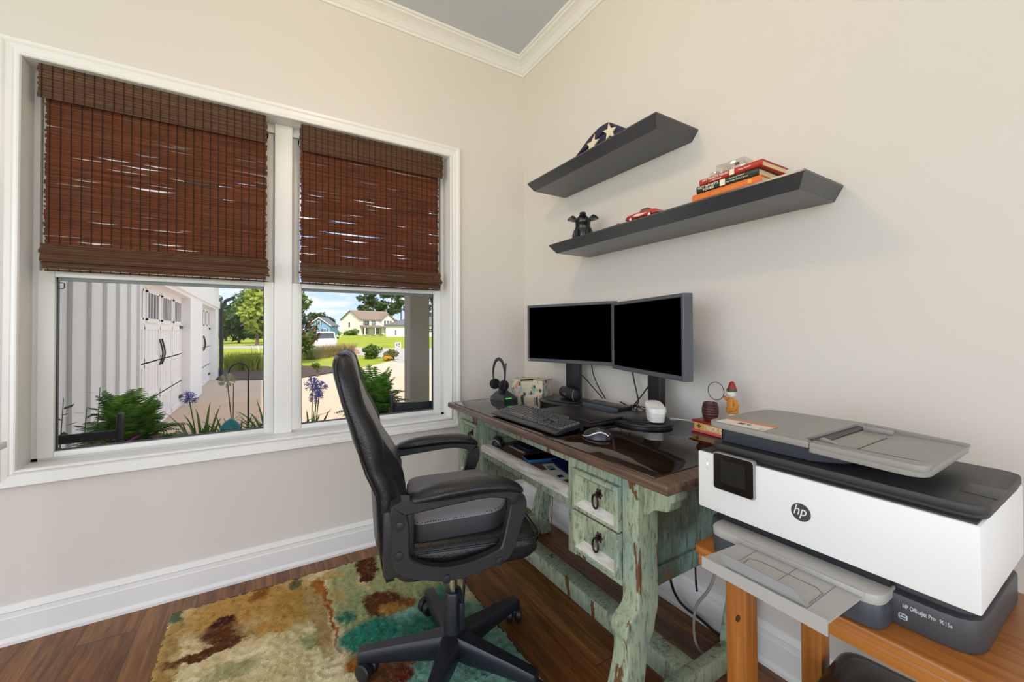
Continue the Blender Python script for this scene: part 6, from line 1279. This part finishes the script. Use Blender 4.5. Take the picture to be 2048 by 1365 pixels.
def lily(label, c, n, h, heads, seed, pale=None):
    rnd = random.Random(seed); root = thing('lily_plant', label, 'lily', tuple(c), 0, 'lily clumps along the porch'); b = B()
    for i in range(n):
        a = rnd.uniform(0, 2*pi); r0 = rnd.uniform(0, 0.09); p0 = Vector(c)+Vector((cos(a)*r0, sin(a)*r0, 0)); L2 = h*rnd.uniform(0.65, 1.12); dr = Vector((cos(a), sin(a), 0)); sdv = Vector((-sin(a), cos(a), 0))*0.011; ln = rnd.uniform(0.25, 0.85)
        vs = []
        for j in range(8):
            t = j/7; p = p0+dr*L2*ln*t**1.6+Vector((0, 0, L2*(t-0.55*ln*t**3))); w_ = (0.7+0.6*t)*(1-t**3)+0.04; vs += [p-sdv*w_, p+sdv*w_]
        b.add(vs, [(2*j, 2*j+1, 2*j+3, 2*j+2) for j in range(7)])
    b.build('leaves', m_strap, root, smooth=False, fix=False)
    for (hx, hy, hz, rr, pal) in heads:
        s_ = B(); top = Vector((hx, hy, hz)); s_.tube(bez(c, Vector(c)*0.5+top*0.5+Vector((0, 0, 0.02)), top*0.9+Vector(c)*0.1, top, 8), 0.0042, 6); s_.build('stalk', m_stem, root)
        f = B()
        for i in range(34):
            d = Vector((rnd.gauss(0, 1), rnd.gauss(0, 1), rnd.gauss(0.25, 0.8))).normalized(); e = top+d*rr*rnd.uniform(0.75, 1.05); f.tube([top, top+d*rr*0.55, e], [0.0012, 0.0016, 0.003], 4)
            u = d.cross(Vector((0.3, 0.5, 0.8))).normalized(); v = d.cross(u)
            for q in range(5): a = q*2*pi/5; o_ = u*cos(a)+v*sin(a); f.add([e-d*0.008, e+o_*0.011+d*0.006+u*0.004, e+o_*0.018+d*0.012, e+o_*0.011+d*0.006-u*0.004], [(0, 1, 2, 3)])
        f.build('flower_head', m_agapw if pal else m_agap, root, smooth=False, fix=False)
lily('lily clump below the small violet bloom in the wide window', (-1.92, 1.5, 0.12), 46, 0.55, [(-2.005, 1.5, 0.69, 0.05, 0)], 4)
lily('lily clump below the pale bloom beside the turquoise bird house', (-1.70, 1.35, 0.10), 60, 0.52, [(-1.765, 1.4, 0.815, 0.045, 1)], 6)
lily('lily clump at the window post with bare leaves', (-1.48, 1.5, 0.1), 46, 0.58, [], 12)
lily('lily clump with three violet blooms left of the chair back', (-1.20, 1.35, 0.05), 70, 0.56, [(-1.195, 1.3, 0.755, 0.055, 0), (-1.13, 1.4, 0.70, 0.058, 0), (-1.165, 1.3, 0.655, 0.05, 0)], 5)
b = B(); hx, hy = -1.66, 1.6; b.tube([(-1.637, hy, PF-0.3), (-1.637, hy, 0.80)]+[(-1.70+0.068*cos(t), hy, 0.855+0.075*sin(t)) for t in [-0.3+i*(pi+0.5)/14 for i in range(15)]], 0.006, 7); tag(b.build('shepherd_hook', m_dark), 'thin black shepherd hook outside the wide window', 'garden hook')
b = B(); b.tube([(-1.755, 1.9, -0.2), (-1.752, 1.9, 0.74)], 0.0035, 6); tag(b.build('garden_stake', m_dark), 'thin dark stake beside the pale lily bloom', 'stake')
m_turq = plain('turquoise_glaze', S(38, 138, 146), 0.4, var=0.2, sc=50)
bh = thing('bird_house', 'turquoise bird house on a stake among the lily leaves', 'bird house', (-1.70, 0.72, PF))
b = B(); b.lathe([(0.03, 0.52), (0.048, 0.535), (0.05, 0.57), (0.042, 0.60)], (-1.705, 0.72, 0), 18); bd = b.build('house_body', m_turq, bh)
b = B(); b.lathe([(0.056, 0.592), (0.05, 0.605), (0.03, 0.63), (0.012, 0.642), (0.004, 0.648)], (-1.705, 0.72, 0), 18); b.build('house_roof', m_turq, bh)
b = B(); b.lathe([(0.014, 0), (0.014, 0.003)], n=14, M=Matrix.Translation((-1.70, 0.671, 0.566)) @ Matrix.Rotation(pi/2, 4, 'X')); b.build('entrance', m_black, bd)
b = B(); b.tube([(-1.705, 0.72, PF), (-1.705, 0.72, 0.53)], 0.006, 6); b.build('stake', m_dark, bh)
m_purple = leafmat('purple_leaf', S(126, 50, 130), S(176, 96, 168), 0.25)
def purple(label, c, n, seed, PF=PF):
    rnd = random.Random(seed); root = thing('purple_plant', label, 'plant', (c[0], c[1], PF)); b = B()
    for i in range(n):
        a = rnd.uniform(0, 2*pi); d = Vector((cos(a), sin(a), rnd.uniform(0.2, 1.1))).normalized(); p = Vector(c)+Vector((rnd.uniform(-0.07, 0.07), rnd.uniform(-0.07, 0.07), rnd.uniform(-0.05, 0.02))); L2 = rnd.uniform(0.08, 0.14); s_ = d.cross(Vector((0, 0, 1))).normalized()*0.016
        b.add([p-s_*0.5, p+d*L2*0.5-s_, p+d*L2-Vector((0, 0, 0.015)), p+d*L2*0.5+s_, p+s_*0.5], [(0, 1, 2, 3, 4)])
    b.build('leaves', m_purple, root, smooth=False, fix=False)
    b = B(); b.lathe([(0.07, PF), (0.1, c[2]-0.06), (0.105, c[2]-0.05), (0.01, c[2]-0.06)], (c[0], c[1], 0), 18); b.build('pot', m_dark, root)
purple('purple leafed plant behind the rail of the black porch chair', (-2.25, 0.76, 0.53), 40, 3, 0.231); purple('purple leafed plant right of the black chair post', (-2.06, 0.76, 0.51), 24, 9)
m_pchair = plain('porch_chair_black', S(30, 32, 36), 0.45, var=0.1, bump=0.15, bsc=200)
def porch_chair(label, px, s, z1, bow, r0, r1):
    # back seen from the room: posts with rounded tops, curved rail, slats, seat, legs
    root = thing('porch_chair', label, 'chair', (px-s*0.26, 0.62, PF), 0, 'black porch chairs under the windows')
    Y = 0.52; xs_ = (px, px-s*0.52)
    for x in xs_:
        b = B(); b.tube([(x, Y+0.06, PF), (x, Y, 0.3), (x, Y-0.01, z1-0.03), (x, Y-0.005, z1), (x, Y+0.012, z1+0.004), (x, Y+0.02, z1-0.03), (x, Y+0.012, z1-0.09)], [0.016, 0.016, 0.015, 0.014, 0.013, 0.012, 0.008], 8); b.build('back_post', m_pchair, root)
    b = B(); n = 12; b.loft([[(x, Y-bow*sin(pi*i/n)+e, z) for e, z in ((0, r0), (0.012, r0), (0.012, r1), (0, r1))] for i in range(n+1) for x in [xs_[0]+(xs_[1]-xs_[0])*i/n]]); b.build('top_rail', m_pchair, root)
    b = B(); b.loft([[(x, Y-bow*sin(pi*i/n)+e, z) for e, z in ((0, 0.28), (0.012, 0.28), (0.012, 0.34), (0, 0.34))] for i in range(n+1) for x in [xs_[0]+(xs_[1]-xs_[0])*i/n]]); b.build('lower_rail', m_pchair, root)
    b = B(); b.box(min(xs_), max(xs_), 0.60, 1.02, 0.2, 0.23, 0.01); b.build('seat', m_pchair, root)
    for x in xs_:
        b = B(); b.tube([(x, 1.0, PF), (x, 1.0, 0.27)], 0.016, 8); b.build('leg', m_pchair, root)
porch_chair('black porch chair with rail across the wide window corner', -2.165, 1, 0.755, 0.0, 0.635, 0.678)
porch_chair('black porch chair with curved rail below the porch column', -0.77, -1, 0.735, 0.09, 0.618, 0.686)
